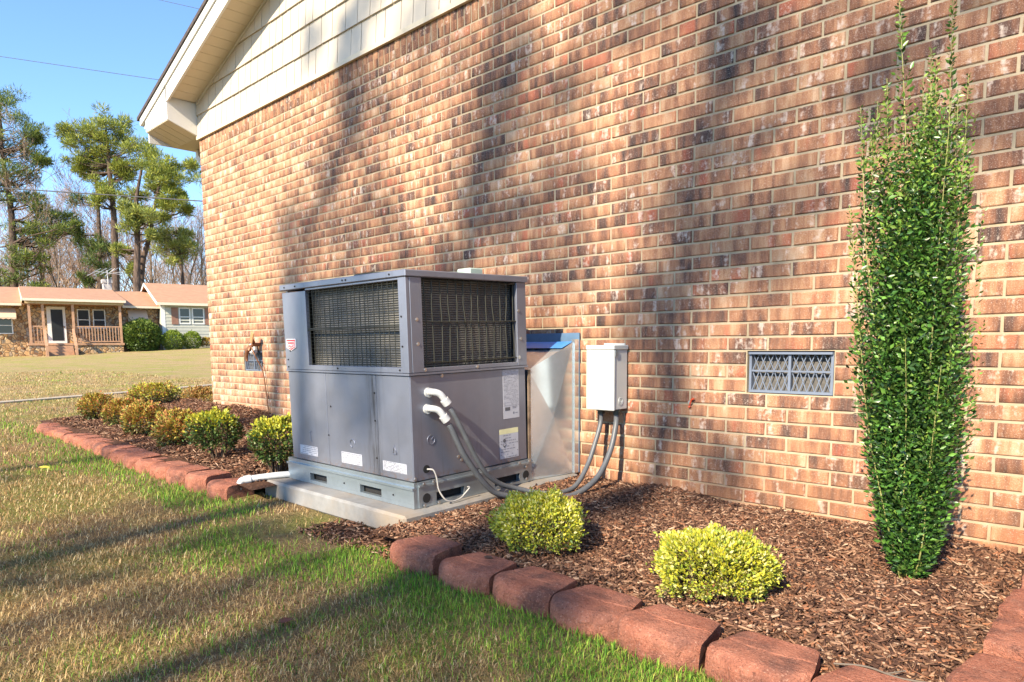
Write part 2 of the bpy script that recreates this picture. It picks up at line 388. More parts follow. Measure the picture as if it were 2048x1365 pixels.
for a, b in ((0, 1), (2, 3), (4, 5)): mb.box(xc[a], xc[b], MY, .22, VZ0, VZ1)
wall = mb.build('wall', MAT['mortar'], house)
# bricks
J = .0112
def brick_verts(L, H, rng, d=.03, c=.0035):
    j = lambda s: rng.uniform(-s, s)
    yo = j(.0012)
    fr = [(c + j(.001), yo + j(.0006), c + j(.001)), (L - c + j(.001), yo + j(.0006), c + j(.001)), (L - c + j(.001), yo + j(.0006), H - c + j(.001)), (c + j(.001), yo + j(.0006), H - c + j(.001))]
    rg = [(0 + j(.0012), yo + c, 0 + j(.0012)), (L + j(.0012), yo + c, 0 + j(.0012)), (L + j(.0012), yo + c, H + j(.0012)), (0 + j(.0012), yo + c, H + j(.0012))]
    return fr + rg + [(x, d, z) for x, _, z in rg]
BF = [(0, 1, 2, 3)] + [(i, i + 4, (i + 1) % 4 + 4, (i + 1) % 4) for i in range(4)] + [(i + 4, i + 8, (i + 1) % 4 + 8, (i + 1) % 4 + 4) for i in range(4)]
BT = [t for f in BF for t in ((f[0], f[1], f[2]), (f[0], f[2], f[3]))]
variants = []
for k in range(10):
    me = bpy.data.meshes.new('brick'); me.from_pydata(brick_verts(BW - J, BH - J, RND), [], BF); me.materials.append(MAT['brick']); variants.append(me)
full = []; rest = []
for r in range(ROW0, ROWT):
    z = Z0 + r * BH + J / 2; off = 0 if r % 2 == 0 else .5
    for u in range(-29, 19):
        a, b = (u + off) * BW, (u + off + 1) * BW
        segs = [(max(a, WX0), min(b, WX1))]
        if -3 <= r < 0:
            for va, vb in VENTS:
                ns = []
                for p, q in segs:
                    if q <= va or p >= vb: ns.append((p, q))
                    else:
                        if p < va: ns.append((p, va))
                        if q > vb: ns.append((vb, q))
                segs = ns
        for p, q in segs:
            if q - p < .03: continue
            pj = prj(((p + q) / 2, 0, z + .03)); 
            if q - p > BW - .001 and pj and 0 < pj[0] < 2048 and 0 < pj[1] < 1365:
                p2 = prj((p, 0, z)); p3 = prj((q, 0, z + BH)); full.append((abs((p3[0] - p2[0]) * (BH * 1391.7 / ((Vector((p, 0, z)) - _m.translation).dot(_f)))), p, z))
            else: rest.append((p + J / 2, z, q - p - J))
full.sort(reverse=True)
for _, p, z in full[:300]:
    o = bpy.data.objects.new('brick', RND.choice(variants)); link(o, wall); o.location = (p + J / 2, RND.uniform(-.0012, .0012), z)
for _, p, z in full[300:]: rest.append((p + J / 2, z, BW - J))
P = []
for p, z, L in rest:
    P.append([(x + p, y, zz + z) for x, y, zz in brick_verts(L, BH - J, RND)])
# soldier course, bricks on end under the siding
SW = BH; n_s = int((WX1 - WX0) / SW); zs = Z0 + ROWT * BH + J / 2
for i in range(n_s):
    P.append([(x + WX0 + i * SW + J / 2, y, zz + zs) for x, y, zz in brick_verts(SW - J, .195, RND)])
# returns of the corner bricks on the side wall
me = inst_mesh('bricks_rest', np.array(P), BT, MAT['brick']); o = link(bpy.data.objects.new('far_bricks', me), wall); o['kind'] = 'stuff'
P = []
for r in range(ROW0, ROWT + 3):
    z = Z0 + r * BH + J / 2; off = 0 if r % 2 == 0 else .5
    for u in range(0, 40):
        a = .035 + (u - off) * BW; b = a + BW; a = max(a, .031)
        if b - a > .03: P.append([(WX0 + y, yy + a, zz + z) for yy, y, zz in brick_verts(b - a - J, BH - J, RND)])
o = link(bpy.data.objects.new('side_wall_bricks', inst_mesh('side_wall_bricks', np.array(P), [t[::-1] for t in BT], MAT['brick'])), wall); o['kind'] = 'stuff'
mb = MB(); mb.box(WX0 + .006, WX0 + .22, .221, 9, zb, zt); mb.box(WX1 - .2, WX1, .221, 9, zb, zt); mb.box(WX0 + .221, WX1 - .201, 8.8, 9, zb, zt)
mb.build('side_wall', MAT['mortar'], house)

# gable siding: every shake its own piece
SL = .325; PEAKX = .45
def soff_z(x): return 3.384 + SL * (x + 5.752) if x < PEAKX else 3.384 + SL * (2 * PEAKX - x + 5.752)
gz = soff_z(PEAKX)
gable = MB().prism([(WX0, FRZ + .081), (WX1 + 3.0, FRZ + .081), (WX1 + 3, soff_z(WX1 + 3) + .05), (PEAKX, gz + .1), (WX0, soff_z(WX0) + .05)], .004, .2).build('gable', plain('gable_joint_shade', (.16, .125, .09), .9), house)  # dark backing colour paints the shade in the joints between shakes
MB().box(WX0 - .01, WX1 + .3, -.026, -.001, FRZ, FRZ + .035).build('trim_board', MAT['soffit'], house)
EXPO = .215; ri = 0; zc = FRZ + .034; n_sh = 0
while zc < gz - .02:
    x = WX0 - .004 - RND.uniform(0, .08)
    while x < WX1 + 1.5:
        w = RND.choice((.115, .14, .165, .19)); xa, xb = max(x, WX0 - .004), x + w - .007
        if xb - xa > .03 and zc < max(soff_z(xa), soff_z(xb)) - .005 and xa < 1.2 and n_sh < 295:
            t0 = -.018 - RND.uniform(0, .003); dz = RND.uniform(-.002, .002)
            MB().add([(xa, t0, zc + dz), (xb, t0, zc + dz), (xb, .002, zc + dz), (xa, .002, zc + dz), (xa, -.004, zc + EXPO), (xb, -.004, zc + EXPO), (xb, .002, zc + EXPO), (xa, .002, zc + EXPO)],
                     [(0, 1, 5, 4), (0, 3, 2, 1), (4, 5, 6, 7), (0, 4, 7, 3), (1, 2, 6, 5), (2, 3, 7, 6)]).build('shingle', MAT['shingle_siding'], gable)
            n_sh += 1
        x += w
    zc += EXPO; ri += 1
# roof, rake boards and soffit
OV = .31; EX = -6.31
roof = MB()
for sgn in (1, -1):
    def X(x): return x if sgn == 1 else 2 * PEAKX - x
    def zr(x): return soff_z(PEAKX) + .22 - SL * abs(PEAKX - x)
    xe = EX - .17
    roof.add([(X(xe), -OV - .03, zr(xe) - .035), (X(PEAKX), -OV - .03, zr(PEAKX) - .035), (X(PEAKX), 9.3, zr(PEAKX) - .035), (X(xe), 9.3, zr(xe) - .035),
              (X(xe), -OV - .03, zr(xe)), (X(PEAKX), -OV - .03, zr(PEAKX)), (X(PEAKX), 9.3, zr(PEAKX)), (X(xe), 9.3, zr(xe))],
             [(0, 1, 2, 3), (4, 7, 6, 5), (0, 4, 5, 1), (3, 2, 6, 7), (0, 3, 7, 4), (1, 5, 6, 2)])
roof = roof.build('roof', MAT['roofing'], house)
def rake(y0, y1, dz0, dz1, xa, xb, mat, name, parent=None):
    mb = MB().prism([(xa, soff_z(xa) + dz0), (xb, soff_z(xb) + dz0), (xb, soff_z(xb) + dz1), (xa, soff_z(xa) + dz1)], y0, y1)
    return mb.build(name, mat, parent or house)
rake(-OV, -OV + .022, -.045, .105, EX + .6, PEAKX, MAT['white_trim'], 'fascia_board')
rake(-OV - .016, -OV + .022, .107, .182, EX - .12, PEAKX, MAT['white_trim'], 'rake_trim')
MB().prism([(PEAKX, gz - .045), (PEAKX + 6, gz - 6 * SL - .045), (PEAKX + 6, gz - 6 * SL + .182), (PEAKX, gz + .182)], -OV - .01, -OV + .022).build('fascia_board', MAT['white_trim'], house)
# soffit panels between fascia and wall
PW = .122; x = -5.66; SP = math.hypot(1, SL); k = 0
pan = MB(); pw = PW - .004
pan.add([(0, -OV + .024, 0), (pw, -OV + .024, SL * pw), (pw, -.022, SL * pw), (0, -.022, 0), (0, -OV + .024, .012), (pw, -OV + .024, SL * pw + .012), (pw, -.022, SL * pw + .012), (0, -.022, .012)],
        [(0, 1, 2, 3), (4, 7, 6, 5), (0, 4, 5, 1), (3, 2, 6, 7), (0, 3, 7, 4), (1, 5, 6, 2)])
pan_me = pan.mesh('soffit_panel', MAT['soffit'])
while x < PEAKX - PW:
    o = bpy.data.objects.new('soffit_panel', pan_me); link(o, house); o.location = (x, 0, soff_z(x) - .006); x += PW
rake(-OV + .03, -.004, .016, .05, -6.2, PEAKX, MAT['dark'], 'soffit_backing')
rake(-.021, -.002, -.03, .0, -5.66, PEAKX, MAT['trim'], 'soffit_trim')
# boxed eave return at the corner
RB, RZ, RX = 3.075, 3.185, -5.69
ret = MB(); fz = lambda x: soff_z(x) + .105
ret.add([(EX, -OV, RZ), (RX, -OV, RZ), (RX, -OV, soff_z(RX) + .10), (EX, -OV, fz(EX)), (EX, -.003, RB), (RX, -.003, RB), (RX, -.003, soff_z(RX) + .1), (EX, -.003, fz(EX))],
        [(0, 1, 2, 3), (4, 7, 6, 5), (1, 5, 6, 2), (0, 3, 7, 4), (3, 2, 6, 7)])
ret = ret.build('eave_return', MAT['white_trim'], house)
for k in range(4):                                       # boards under the return
    xa = EX + .004 + k * (RX - EX) / 4; xb = EX + (k + 1) * (RX - EX) / 4 - .004
    MB().add([(xa, -OV + .004, RZ - .008), (xb, -OV + .004, RZ - .008), (xb, -.004, RB - .008), (xa, -.004, RB - .008), (xa, -OV + .004, RZ + .004), (xb, -OV + .004, RZ + .004), (xb, -.004, RB + .004), (xa, -.004, RB + .004)],
             [(0, 1, 2, 3), (4, 7, 6, 5), (0, 4, 5, 1), (3, 2, 6, 7), (0, 3, 7, 4), (1, 5, 6, 2)]).build('soffit_panel', MAT['soffit'], ret)
MB().box(EX, WX0 - .002, 0, 9.2, RB, RB + .02).build('eave_soffit', MAT['soffit'], house)
MB().box(EX - .02, EX, -OV + .03, 9.2, RB + .0, RB + .25).build('eave_fascia', MAT['white_trim'], house)
g = MB(); gp = [(0, 0), (-.07, .0), (-.105, .05), (-.11, .115), (-.10, .118), (-.094, .06), (-.065, .012), (-.006, .012), (-.006, .118), (0, .118)]
g.prism([(EX - .022 + a, RZ + .055 + b) for a, b in gp], -OV + .02, 9.2); g.prism([(EX - .022 + a, RZ + .055 + b) for a, b in gp[:4] + [(0, .115)]], -OV + .017, -OV + .02)
g.build('gutter', MAT['white_trim'], house)
d = MB(); d.tube([(-6.22, .22, RB - .01), (-6.22, .22, RB - .08), (-6.12, .22, RB - .16), (-5.86, .20, RB - .28), (-5.76, .2, RB - .36), (-5.74, .2, RB - .5), (-5.74, .2, .3)], .042, 4, smooth=False)
d.build('downspout', MAT['trim'], house)

# ------------------------------------------------------------------ pad and packaged air conditioner
TILT = rad(1.3); UO = (-.584, -1.185, .054)
def ul(x, y, z):                                   # unit-local point to the world
    c, s = math.cos(TILT), math.sin(TILT); return Vector((UO[0] + x, UO[1] + y * c - z * s, UO[2] + y * s + z * c))
pad = MB().cbox(-1.30, .075, -.118, 1.165, -.105, 0, .012)
po = pad.build('concrete_pad', MAT['concrete']); po.location = UO; po.rotation_euler = (TILT, 0, 0)
tag(po, 'weathered grey concrete pad under the air conditioner', 'pad')

ac = empty('air_conditioner', UO, 'grey packaged air conditioner with wire coil guards on a concrete pad', 'air conditioner', rot=(TILT, 0, 0))
U = MAT['unit']; W_, D_, H_, S_, B_ = 1.148, .806, 1.132, .647, .130
def rail_x(x0, x1, y0, y1, slots, name):            # base rail running in x with real slots
    mb = MB(); zs0, zs1 = .022, .064
    e = [x0] + [v for s in slots for v in s] + [x1]
    mb.box(x0, x1, y0, y1, .002, zs0); mb.box(x0, x1, y0, y1, zs1, .092)
    for a, b in zip(e[0::2], e[1::2]): mb.box(a, b, y0 + .0005, y1 - .0005, zs0 + .0003, zs1 - .0003)
    mb.box(x0 - .001, x1 + .001, y0 - .008, y1, .0925, .104); mb.box(x0, x1, y0 + .004, y1, .1043, .128)
    return mb.build(name, MAT['rail'], ac)
rf = rail_x(-1.205, .004, -.004, .022, [(-.955, -.778), (-.452, -.262)], 'base_rail')
# right hand rail: round holes made as a rim around a dark recess
mb = MB(); yz = [(.131, .316), (.534, .728)]
mb.box(-.020, .010, .0225, .826, .002, .018); mb.box(-.020, .010, .0225, .826, .062, .104)
e = [.0225] + [v for s in yz for v in s] + [.826]
for a, b in zip(e[0::2], e[1::2]): mb.box(-.0195, .0095, a, b, .0183, .0617)
mb.box(-.02, .018, .0225, .826, .1043, .114); mb.box(-.02, .006, .0225, .826, .1145, .128)
rr = mb.build('base_rail', MAT['rail'], ac)
for cy in (.068, .776): MB().cyl((.008, cy, .045), (.0125, cy, .045), .024, 20).build('rail_hole', MAT['dark'], rr)
MB().box(-1.19, -.025, .03, .80, .004, .127).build('base_core', MAT['dark'], ac)
# lower cabinet: door panels on the front, one panel on the right
for a, b in ((-1.143, -.744), (-.740, -.276), (-.272, -.003)):
    dp = MB().cbox(a, b, .0, .02, B_ + .002, S_ - .006, .003)
    for s in (.2, .8): pass
    dp.build('door_panel', U, ac)
MB().cbox(-.018, .0, .004, .80, B_ + .002, S_ - .006, .003).build('side_panel', U, ac)
MB().box(-1.143, -1.125, .022, .80, B_ + .002, S_ - .006).build('side_panel', U, ac)
MB().box(-1.12, -.02, .78, .798, B_, S_ - .006).build('rear_panel', U, ac)
MB().box(-1.15, .012, -.009, .81, S_ - .004, S_ + .006).build('cabinet_band', U, ac)
# upper cabinet: frames around the coil openings
mb = MB(); y0, y1 = -.006, .018
mb.cbox(-1.150, -.895, y0, y1, S_ + .007, 1.090, .002)                  # blank panel with the badge
mb.cbox(-.8945, -.050, y0, y1, S_ + .007, S_ + .034, .002); mb.cbox(-.8945, -.050, y0, y1, 1.0905, 1.102, .002)
mb.build('upper_front_frame', U, ac)
MB().cbox(-.0495, .010, -.008, .014, S_ + .0075, 1.1015, .002).build('corner_post', U, ac)
mb = MB(); mb.cbox(-.012, .011, .0145, .085, S_ + .0075, 1.1015, .002); mb.cbox(-.012, .010, .0855, .733, S_ + .0075, S_ + .028, .002)
mb.cbox(-.012, .010, .7335, .806, S_ + .0075, 1.1015, .002)
mb.build('upper_side_frame', U, ac)
MB().box(-1.150, -1.13, .019, .80, S_ + .008, 1.10).build('upper_left_panel', U, ac)
MB().box(-1.128, -.02, .786, .804, S_ + .008, 1.10).build('upper_rear_panel', U, ac)
mb = MB(); mb.cbox(-1.160, .020, -.016, .815, 1.1025, 1.134, .004); mb.cbox(-1.0, -.10, .10, .72, 1.1345, 1.146, .004)
mb.build('top_cover', U, ac)
MB().cyl((-.55, .41, 1.147), (-.55, .41, 1.165), .27, 36).build('fan_guard', MAT['wire'], ac)
MB().cbox(-.36, -.25, .64, .74, 1.147, 1.195, .006).build('top_box', plain('sage_enamel', (.34, .42, .36), .5), ac)
# coils behind the guards
MB().box(-.9, -.045, .045, .075, S_ + .01, 1.10).build('coil', MAT['coil'], ac)
MB().box(-.075, -.045, .08, .74, S_ + .01, 1.10).build('coil', MAT['coil'], ac)
MB().box(-1.12, -.09, .09, .78, S_ + .01, 1.095).build('inner_core', MAT['dark'], ac)
# wires
gw = MB().tube([(0, 0, S_ + .02), (0, 0, 1.098)], .0021, 6).mesh('guard_wire', MAT['wire'])
for i in range(21):
    o = bpy.data.objects.new('guard_wire', gw); link(o, ac); o.location = (-.882 + i * .0408 + RND.uniform(-.003, .003), .006, 0); o.rotation_euler = (0, RND.uniform(-.006, .006), 0)
for z in (.874, .882):
    MB().tube([(-.893, .001, z), (-.6, .0005, z - .004), (-.3, .001, z + .002), (-.05, .001, z)], .0032, 6).build('guard_wire', MAT['wire'], ac)
gh = MB().tube([(-.893, .003, 0), (-.05, .003, 0)], .0010, 4).mesh('guard_wire', MAT['wire'])
for i in range(20):
    o = bpy.data.objects.new('guard_wire', gh); link(o, ac); o.location = (0, 0, .69 + i * .0205)
for i in range(13):                                 # bent heavier wires on the side
    y = .108 + i * .0508; b1 = RND.uniform(-.012, .012); b2 = RND.uniform(-.008, .008)
    MB().tube([(-.004, y, S_ + .02), (-.004 + RND.uniform(0, .006), y + b1 * .5, .78), (-.003, y + b1, .88), (-.004, y + b2, .98), (-.004, y, 1.10)], .0030, 6).build('guard_wire', MAT['wire'], ac)
for z in (.895, .70, 1.09):
    MB().tube([(.0, .086, z), (.003, .4, z + RND.uniform(-.004, .004)), (.0, .733, z)], .0032, 6).build('guard_wire', MAT['wire'], ac)
# badge with its lettering
def text_mesh(txt, size, mat, name, parent, M, ext=.0004):
    cu = bpy.data.curves.new(name, 'FONT'); cu.body = txt; cu.size = size; cu.extrude = ext; cu.align_x = 'CENTER'; cu.align_y = 'CENTER'
    o = bpy.data.objects.new(name, cu); COL.objects.link(o); dg = bpy.context.evaluated_depsgraph_get()
    me = bpy.data.meshes.new_from_object(o.evaluated_get(dg)); bpy.data.objects.remove(o); bpy.data.curves.remove(cu)
    me.transform(M); me.materials.clear(); me.materials.append(mat)
    return link(bpy.data.objects.new(name, me), parent)
def shield(k): return [(-.052 * k, .030 * k), (.052 * k, .030 * k), (.052 * k, -.018 * k), (0, -.036 * k), (-.052 * k, -.018 * k)]
bx, bz = -1.072, .797
FR = Matrix.Rotation(rad(90), 4, 'X')
bd = MB().prism([(bx + a, bz + b) for a, b in shield(1)], -.011, -.0065).build('badge', MAT['badge_white'], ac)
MB().prism([(bx + a, bz + b) for a, b in shield(.90)], -.0125, -.0112).build('badge_face', MAT['badge_red'], bd)
MB().prism([(bx + a * .84, bz + b * .60 - .002) for a, b in shield(1)], -.0130, -.0127).build('badge_border', MAT['badge_white'], bd)
MB().prism([(bx + a * .78, bz + b * .5 - .002) for a, b in shield(1)], -.0135, -.0132).build('badge_inner', MAT['badge_red'], bd)
text_mesh('bryant', .030, MAT['badge_white'], 'badge_lettering', bd, Matrix.Translation((bx, -.0142, bz - .002)) @ FR)
# paper labels (print too small to read is shown as lines)
def front_label(x0, x1, z0, z1, rows, dark=False):
    l = MB().box(x0, x1, -.0012, -.0003, z0, z1).build('paper_label', MAT['paper'], ac)
    mb = MB(); h = (z1 - z0) / rows
    for i in range(rows):
        x = x0 + .006
        while x < x1 - .012:
            w = RND.uniform(.008, .04)
            if RND.random() < .8: mb.box(x, min(x + w, x1 - .006), -.0018, -.0014, z0 + (i + .3) * h, z0 + (i + .62) * h)
            x += w + .006
    mb.build('label_print', MAT['ink'] if dark else MAT['pale_ink'], l)
front_label(-1.055, -.862, .165, .219, 5); front_label(-.617, -.425, .162, .222, 5)
front_label(-.240, -.048, .165, .214, 7, True)
def side_label(y0, y1, z0, z1, rows, mat=None, draw=None):
    l = MB().box(.0003, .0012, y0, y1, z0, z1).build('paper_label', MAT['paper'], ac); mb = MB(); h = (z1 - z0) / rows
    for i in range(rows):
        y = y0 + .005
        while y < y1 - .010:
            w = RND.uniform(.006, .022)
            if RND.random() < .72: mb.box(.0014, .0018, y, min(y + w, y1 - .005), z0 + (i + .35) * h, z0 + (i + .6) * h)
            y += w + .005
    mb.build('label_print', MAT['pale_ink'], l); return l
l1 = side_label(.622, .745, .44, .634, 26)
l1b = MB().box(.0003, .0012, .622, .745, .372, .4395).build('paper_label', MAT['paper'], ac)
mb = MB(); mb.box(.0014, .0020, .634, .672, .416, .434); mb.build('label_block', MAT['ink'], l1b)
mb = MB(); mb.box(.0014, .0018, .69, .728, .433, .437); mb.box(.0014, .0018, .69, .72, .425, .429); mb.cyl((.0014, .70, .40), (.0018, .70, .40), .007, 12); mb.box(.0014, .0018, .712, .732, .398, .402); mb.build('label_print', MAT['pale_ink'], l1b)
l2 = side_label(.588, .732, .157, .290, 9)
MB().box(.0003, .0012, .588, .732, .2905, .318).build('yellow_band', MAT['yellow_label'], l2)
mb = MB(); mb.cyl((.0019, .622, .255), (.0023, .622, .255), .011, 10); mb.prism([(.605, .235), (.622, .215), (.640, .235), (.622, .226)], .0019, .0023, 'x'); mb.build('label_drawing', MAT['ink'], l2)
# knock-outs, screws, embossed symbols
ko = MB(); ring = [(.0008, .117 + .023 * math.cos(a * math.pi / 12), .324 + .023 * math.sin(a * math.pi / 12)) for a in range(25)]
ko.tube(ring, .0022, 5, cap=False); ko.tube([(.0008, .117, .324), (.0008, .132, .338)], .002, 5); ko.build('knockout', U, ac)
MB().cyl((-.001, .081, .185), (.0035, .081, .185), .020, 18).build('wire_grommet', MAT['dark'], ac)
sc = MB().cyl((0, 0, 0), (.005, 0, 0), .0062, 8).cyl((.0, 0, 0), (.0018, 0, 0), .0095, 10).mesh('screw', MAT['screw'])
for y, z in [(.05, .905), (.052, .79), (.03, 1.112), (.09, S_ + .02), (.43, S_ + .018), (.76, .80), (.745, .95), (.20, .632), (.77, 1.112), (.745, .70), (.29, .215), (.31, .197), (.012, .145), (.05, .118), (.11, .12), (.72, .118), (.80, .118), (.775, .09), (.775, .022), (.05, .012), (.14, .010)]:
    o = bpy.data.objects.new('screw', sc); link(o, ac); o.location = (.010 if z > S_ else (0 if z > .13 else .016), y, z)
sf = MB().cyl((0, 0, 0), (0, -.004, 0), .0045, 8).mesh('screw', MAT['dark'])
for x, z, y in [(-.70, .46, 0), (-.735, .30, 0), (-.285, .55, 0), (-.29, .41, 0), (-.29, .22, 0), (-1.12, .71, -.006), (-1.09, .76, -.006), (-.60, .668, -.006), (-.06, .668, -.006), (-1.10, 1.118, -.016), (-.98, 1.118, -.016), (-.5, 1.118, -.016), (-.47, 1.118, -.016), (-.1, 1.118, -.016), (-.03, .92, -.008), (-.03, .78, -.008), (-1.12, .668, -.006), (-.80, .05, -.004), (-.60, .05, -.004), (-.16, .05, -.004)]:
    o = bpy.data.objects.new('screw', sf); link(o, ac); o.location = (x, y, z)
mb = MB(); mb.tube([(-.93, -.001, .25), (-.93, -.001, .30)], .003, 5); mb.tube([(-.94, -.001, .25), (-.92, -.001, .25)], .003, 5); mb.tube([(-.94, -.001, .30), (-.92, -.001, .305)], .003, 5)
mb.tube([(-.506 + .022 * math.cos(a), -.001, .275 + .022 * math.sin(a)) for a in [i * .5 for i in range(10)]], .003, 5)
mb.tube([(-.155, -.001, .255), (-.122, -.001, .255), (-.139, -.001, .30), (-.155, -.001, .255)], .003, 5)
mb.build('embossed_symbol', U, ac)

# loose control wire hanging from the cabinet
pts = [ul(.006, .081, .185), ul(.03, .10, .18), ul(.035, .115, .14), ul(.036, .125, .08), ul(.05, .15, .03), ul(.055, .19, .012), ul(.05, .25, .015), ul(.045, .29, .035), ul(.055, .31, .06), ul(.05, .30, .066)]
w = MB()
def spline(pts, n=6):
    pts = [Vector(p) for p in pts]; out = []; P_ = [pts[0] * 2 - pts[1]] + pts + [pts[-1] * 2 - pts[-2]]
    for i in range(1, len(P_) - 2):
        a, b, c, d = P_[i - 1:i + 3]
        for k in range(n):
            t = k / n; out.append(.5 * (2 * b + (c - a) * t + (2 * a - 5 * b + 4 * c - d) * t * t + (3 * b - a - 3 * c + d) * t ** 3))
    return out + [pts[-1]]
w.tube(spline(pts), .0042, 6)
tag(w.build('control_wire', plain('grey_wire', (.40, .38, .35), .6)), 'thin pale wire hanging from a hole in the air conditioner side', 'wire')

# sheet metal duct between the unit and the wall
du = empty('metal_duct', (-.80, -.2, .08), 'shiny galvanised duct hood between the air conditioner and the wall', 'duct'); du.location = (0, 0, 0)
XN, XR = -.588, -.525; ya, yb = -.368, -.012      # the side flares from the cabinet out to the wall
mb = MB(); A, Bq, Cq, Dq = (XN, ya, .075), (XR, yb - .04, .083), (XR, yb - .04, .850), (XN, ya, .700)
mid = ((XN + XR) / 2 + .016, (ya + yb - .04) / 2, .43)       # cross-broken panel: four facets
mb.add([A, Bq, Cq, Dq, mid], [(0, 1, 4), (1, 2, 4), (2, 3, 4), (3, 0, 4)])
mb.build('side_panel', MAT['galv'], du)
MB().add([(-1.06, ya, .700), (XN, ya, .700), (XR, yb - .04, .850), (-1.06, yb - .04, .850), (-.79, (ya + yb) / 2 - .02, .775 - .008)], [(0, 1, 4), (1, 2, 4), (2, 3, 4), (3, 0, 4)]).build('top_panel', MAT['galv'], du)
MB().add([(-1.06, yb - .13, .817), (XR - .012, yb - .13, .817), (XR - .006, yb - .041, .8545), (-1.06, yb - .041, .8545)], [(0, 1, 2, 3)]).build('top_strip', MAT['blue_strip'], du)  # blue strip across the upper edge of the top panel
MB().box(XR - .012, XR + .0105, yb - .0395, yb - .001, .083, .868).build('flange', MAT['galv'], du)
MB().box(-1.08, XR + .012, yb - .0005, yb + .008, .083, .905).build('wall_flange', MAT['blue_steel'], du)
MB().box(-1.06, -1.055, ya, yb, .075, .69).build('left_panel', MAT['galv'], du)
MB().box(XN - .004, XN + .005, ya - .008, ya + .012, .08, .70).build('seam_strip', plain('rusty_edge', (.30, .22, .15), .5, .4, var=.5, scale=20), du)

# electrical disconnect box on the wall
bxo = empty('disconnect_box', (0, 0, 0), 'pale grey electrical disconnect box mounted on the brick wall', 'electrical box')
x0, x1, yf, z0, z1 = -.355, -.175, -.140, .481, .822
MB().cbox(x0, x1, yf + .012, -.012, z0, z1 - .014, .004).build('body', MAT['box_grey'], bxo)
MB().cbox(x0 - .004, x1 + .004, yf - .004, yf + .0115, z0 - .004, z1 - .016, .004).build('cover', MAT['box_grey'], bxo)
MB().cbox(x0 - .006, x1 + .006, yf - .007, -.010, z1 - .0155, z1 + .010, .004).build('rain_lid', MAT['box_grey'], bxo)
MB().box(x0 + .02, x1 - .02, -.0115, -.001, z0 + .02, z1 + .02).build('mounting_plate', MAT['box_grey'], bxo)
for rr_ in (.021, .013, .006):
    MB().tube([(x1 + .0008, -.075 + rr_ * math.cos(a * math.pi / 12), .525 + rr_ * math.sin(a * math.pi / 12)) for a in range(25)], .0016, 5, cap=False).build('knockout', MAT['box_grey'], bxo)
MB().box(x1 + .0045, x1 + .008, yf + .006, yf + .03, z1 - .05, z1 - .018).build('latch', MAT['rail'], bxo)
MB().box(x0 - .008, x0 + .04, yf - .0075, yf - .0045, z0 - .02, z0 - .02 + .001).build('seam', MAT['rail'], bxo) if False else None
for cx in (-.305, -.200):
    MB().cyl((cx, -.075, z0 - .03), (cx, -.075, z0 + .001), .021, 14).cyl((cx, -.075, z0 - .014), (cx, -.075, z0 - .004), .027, 6).build('connector', MAT['wire'], bxo)

# flexible conduits from the unit to the box
def conduit(pts, r, fit, label):
    root = empty('flexible_conduit', pts[-1], label, 'conduit', 'grey flexible conduits'); root.location = (0, 0, 0)
    path = spline(pts, 16); L = [0]
    for a, b in zip(path[:-1], path[1:]): L.append(L[-1] + (b - a).length)
    n = int(L[-1] / .0034); pts2 = []
    j = 0
    for i in range(n + 1):
        s = L[-1] * i / n
        while j < len(L) - 2 and L[j + 1] < s: j += 1
        pts2.append(path[j].lerp(path[j + 1], (s - L[j]) / max(1e-9, L[j + 1] - L[j])))
    MB().tube(pts2, [r * (1.0 + (.07 if i % 2 else -.05)) for i in range(n + 1)], 10).build('hose', MAT['hose'], root)
    f = MB(); e = spline(fit, 8); f.tube(e, .0165, 14); f.tube([fit[0] + Vector((-.002, 0, 0)), fit[0] + Vector((.010, 0, 0))], .024, 16)
    d_ = (fit[-1] - fit[-2]).normalized(); f.tube([fit[-1] - d_ * .024, fit[-1] + d_ * .006], .0225, 14)
    f.build('elbow_fitting', MAT['pvc'], root)
    return root
a0, b0 = ul(.0, .109, .556), ul(.0, .099, .477)
conduit([Vector(p) for p in ((-.512, -1.010, .532), (-.500, -.995, .500), (-.484, -.952, .41), (-.472, -.885, .285), (-.466, -.815, .19), (-.455, -.730, .128), (-.430, -.640, .095), (-.37, -.55, .068), (-.30, -.47, .06), (-.29, -.33, .075), (-.305, -.20, .17), (-.308, -.12, .30), (-.306, -.078, .40), (-.305, -.075, .47))], .0128,
        [a0, a0 + Vector((.035, .0, .004)), a0 + Vector((.058, .028, -.008)), a0 + Vector((.070, .060, -.052))], 'upper of two grey flexible conduits curving from the unit to the box')
conduit([Vector(p) for p in ((-.512, -1.020, .455), (-.502, -1.005, .420), (-.490, -.955, .315), (-.478, -.895, .225), (-.468, -.840, .155), (-.455, -.770, .090), (-.42, -.68, .060), (-.35, -.60, .052), (-.26, -.52, .05), (-.215, -.40, .06), (-.195, -.25, .13), (-.193, -.14, .26), (-.198, -.085, .39), (-.200, -.075, .47))], .0150,
        [b0, b0 + Vector((.035, .0, .004)), b0 + Vector((.058, .028, -.008)), b0 + Vector((.070, .060, -.052))], 'lower, thicker grey flexible conduit looping over the mulch to the box')

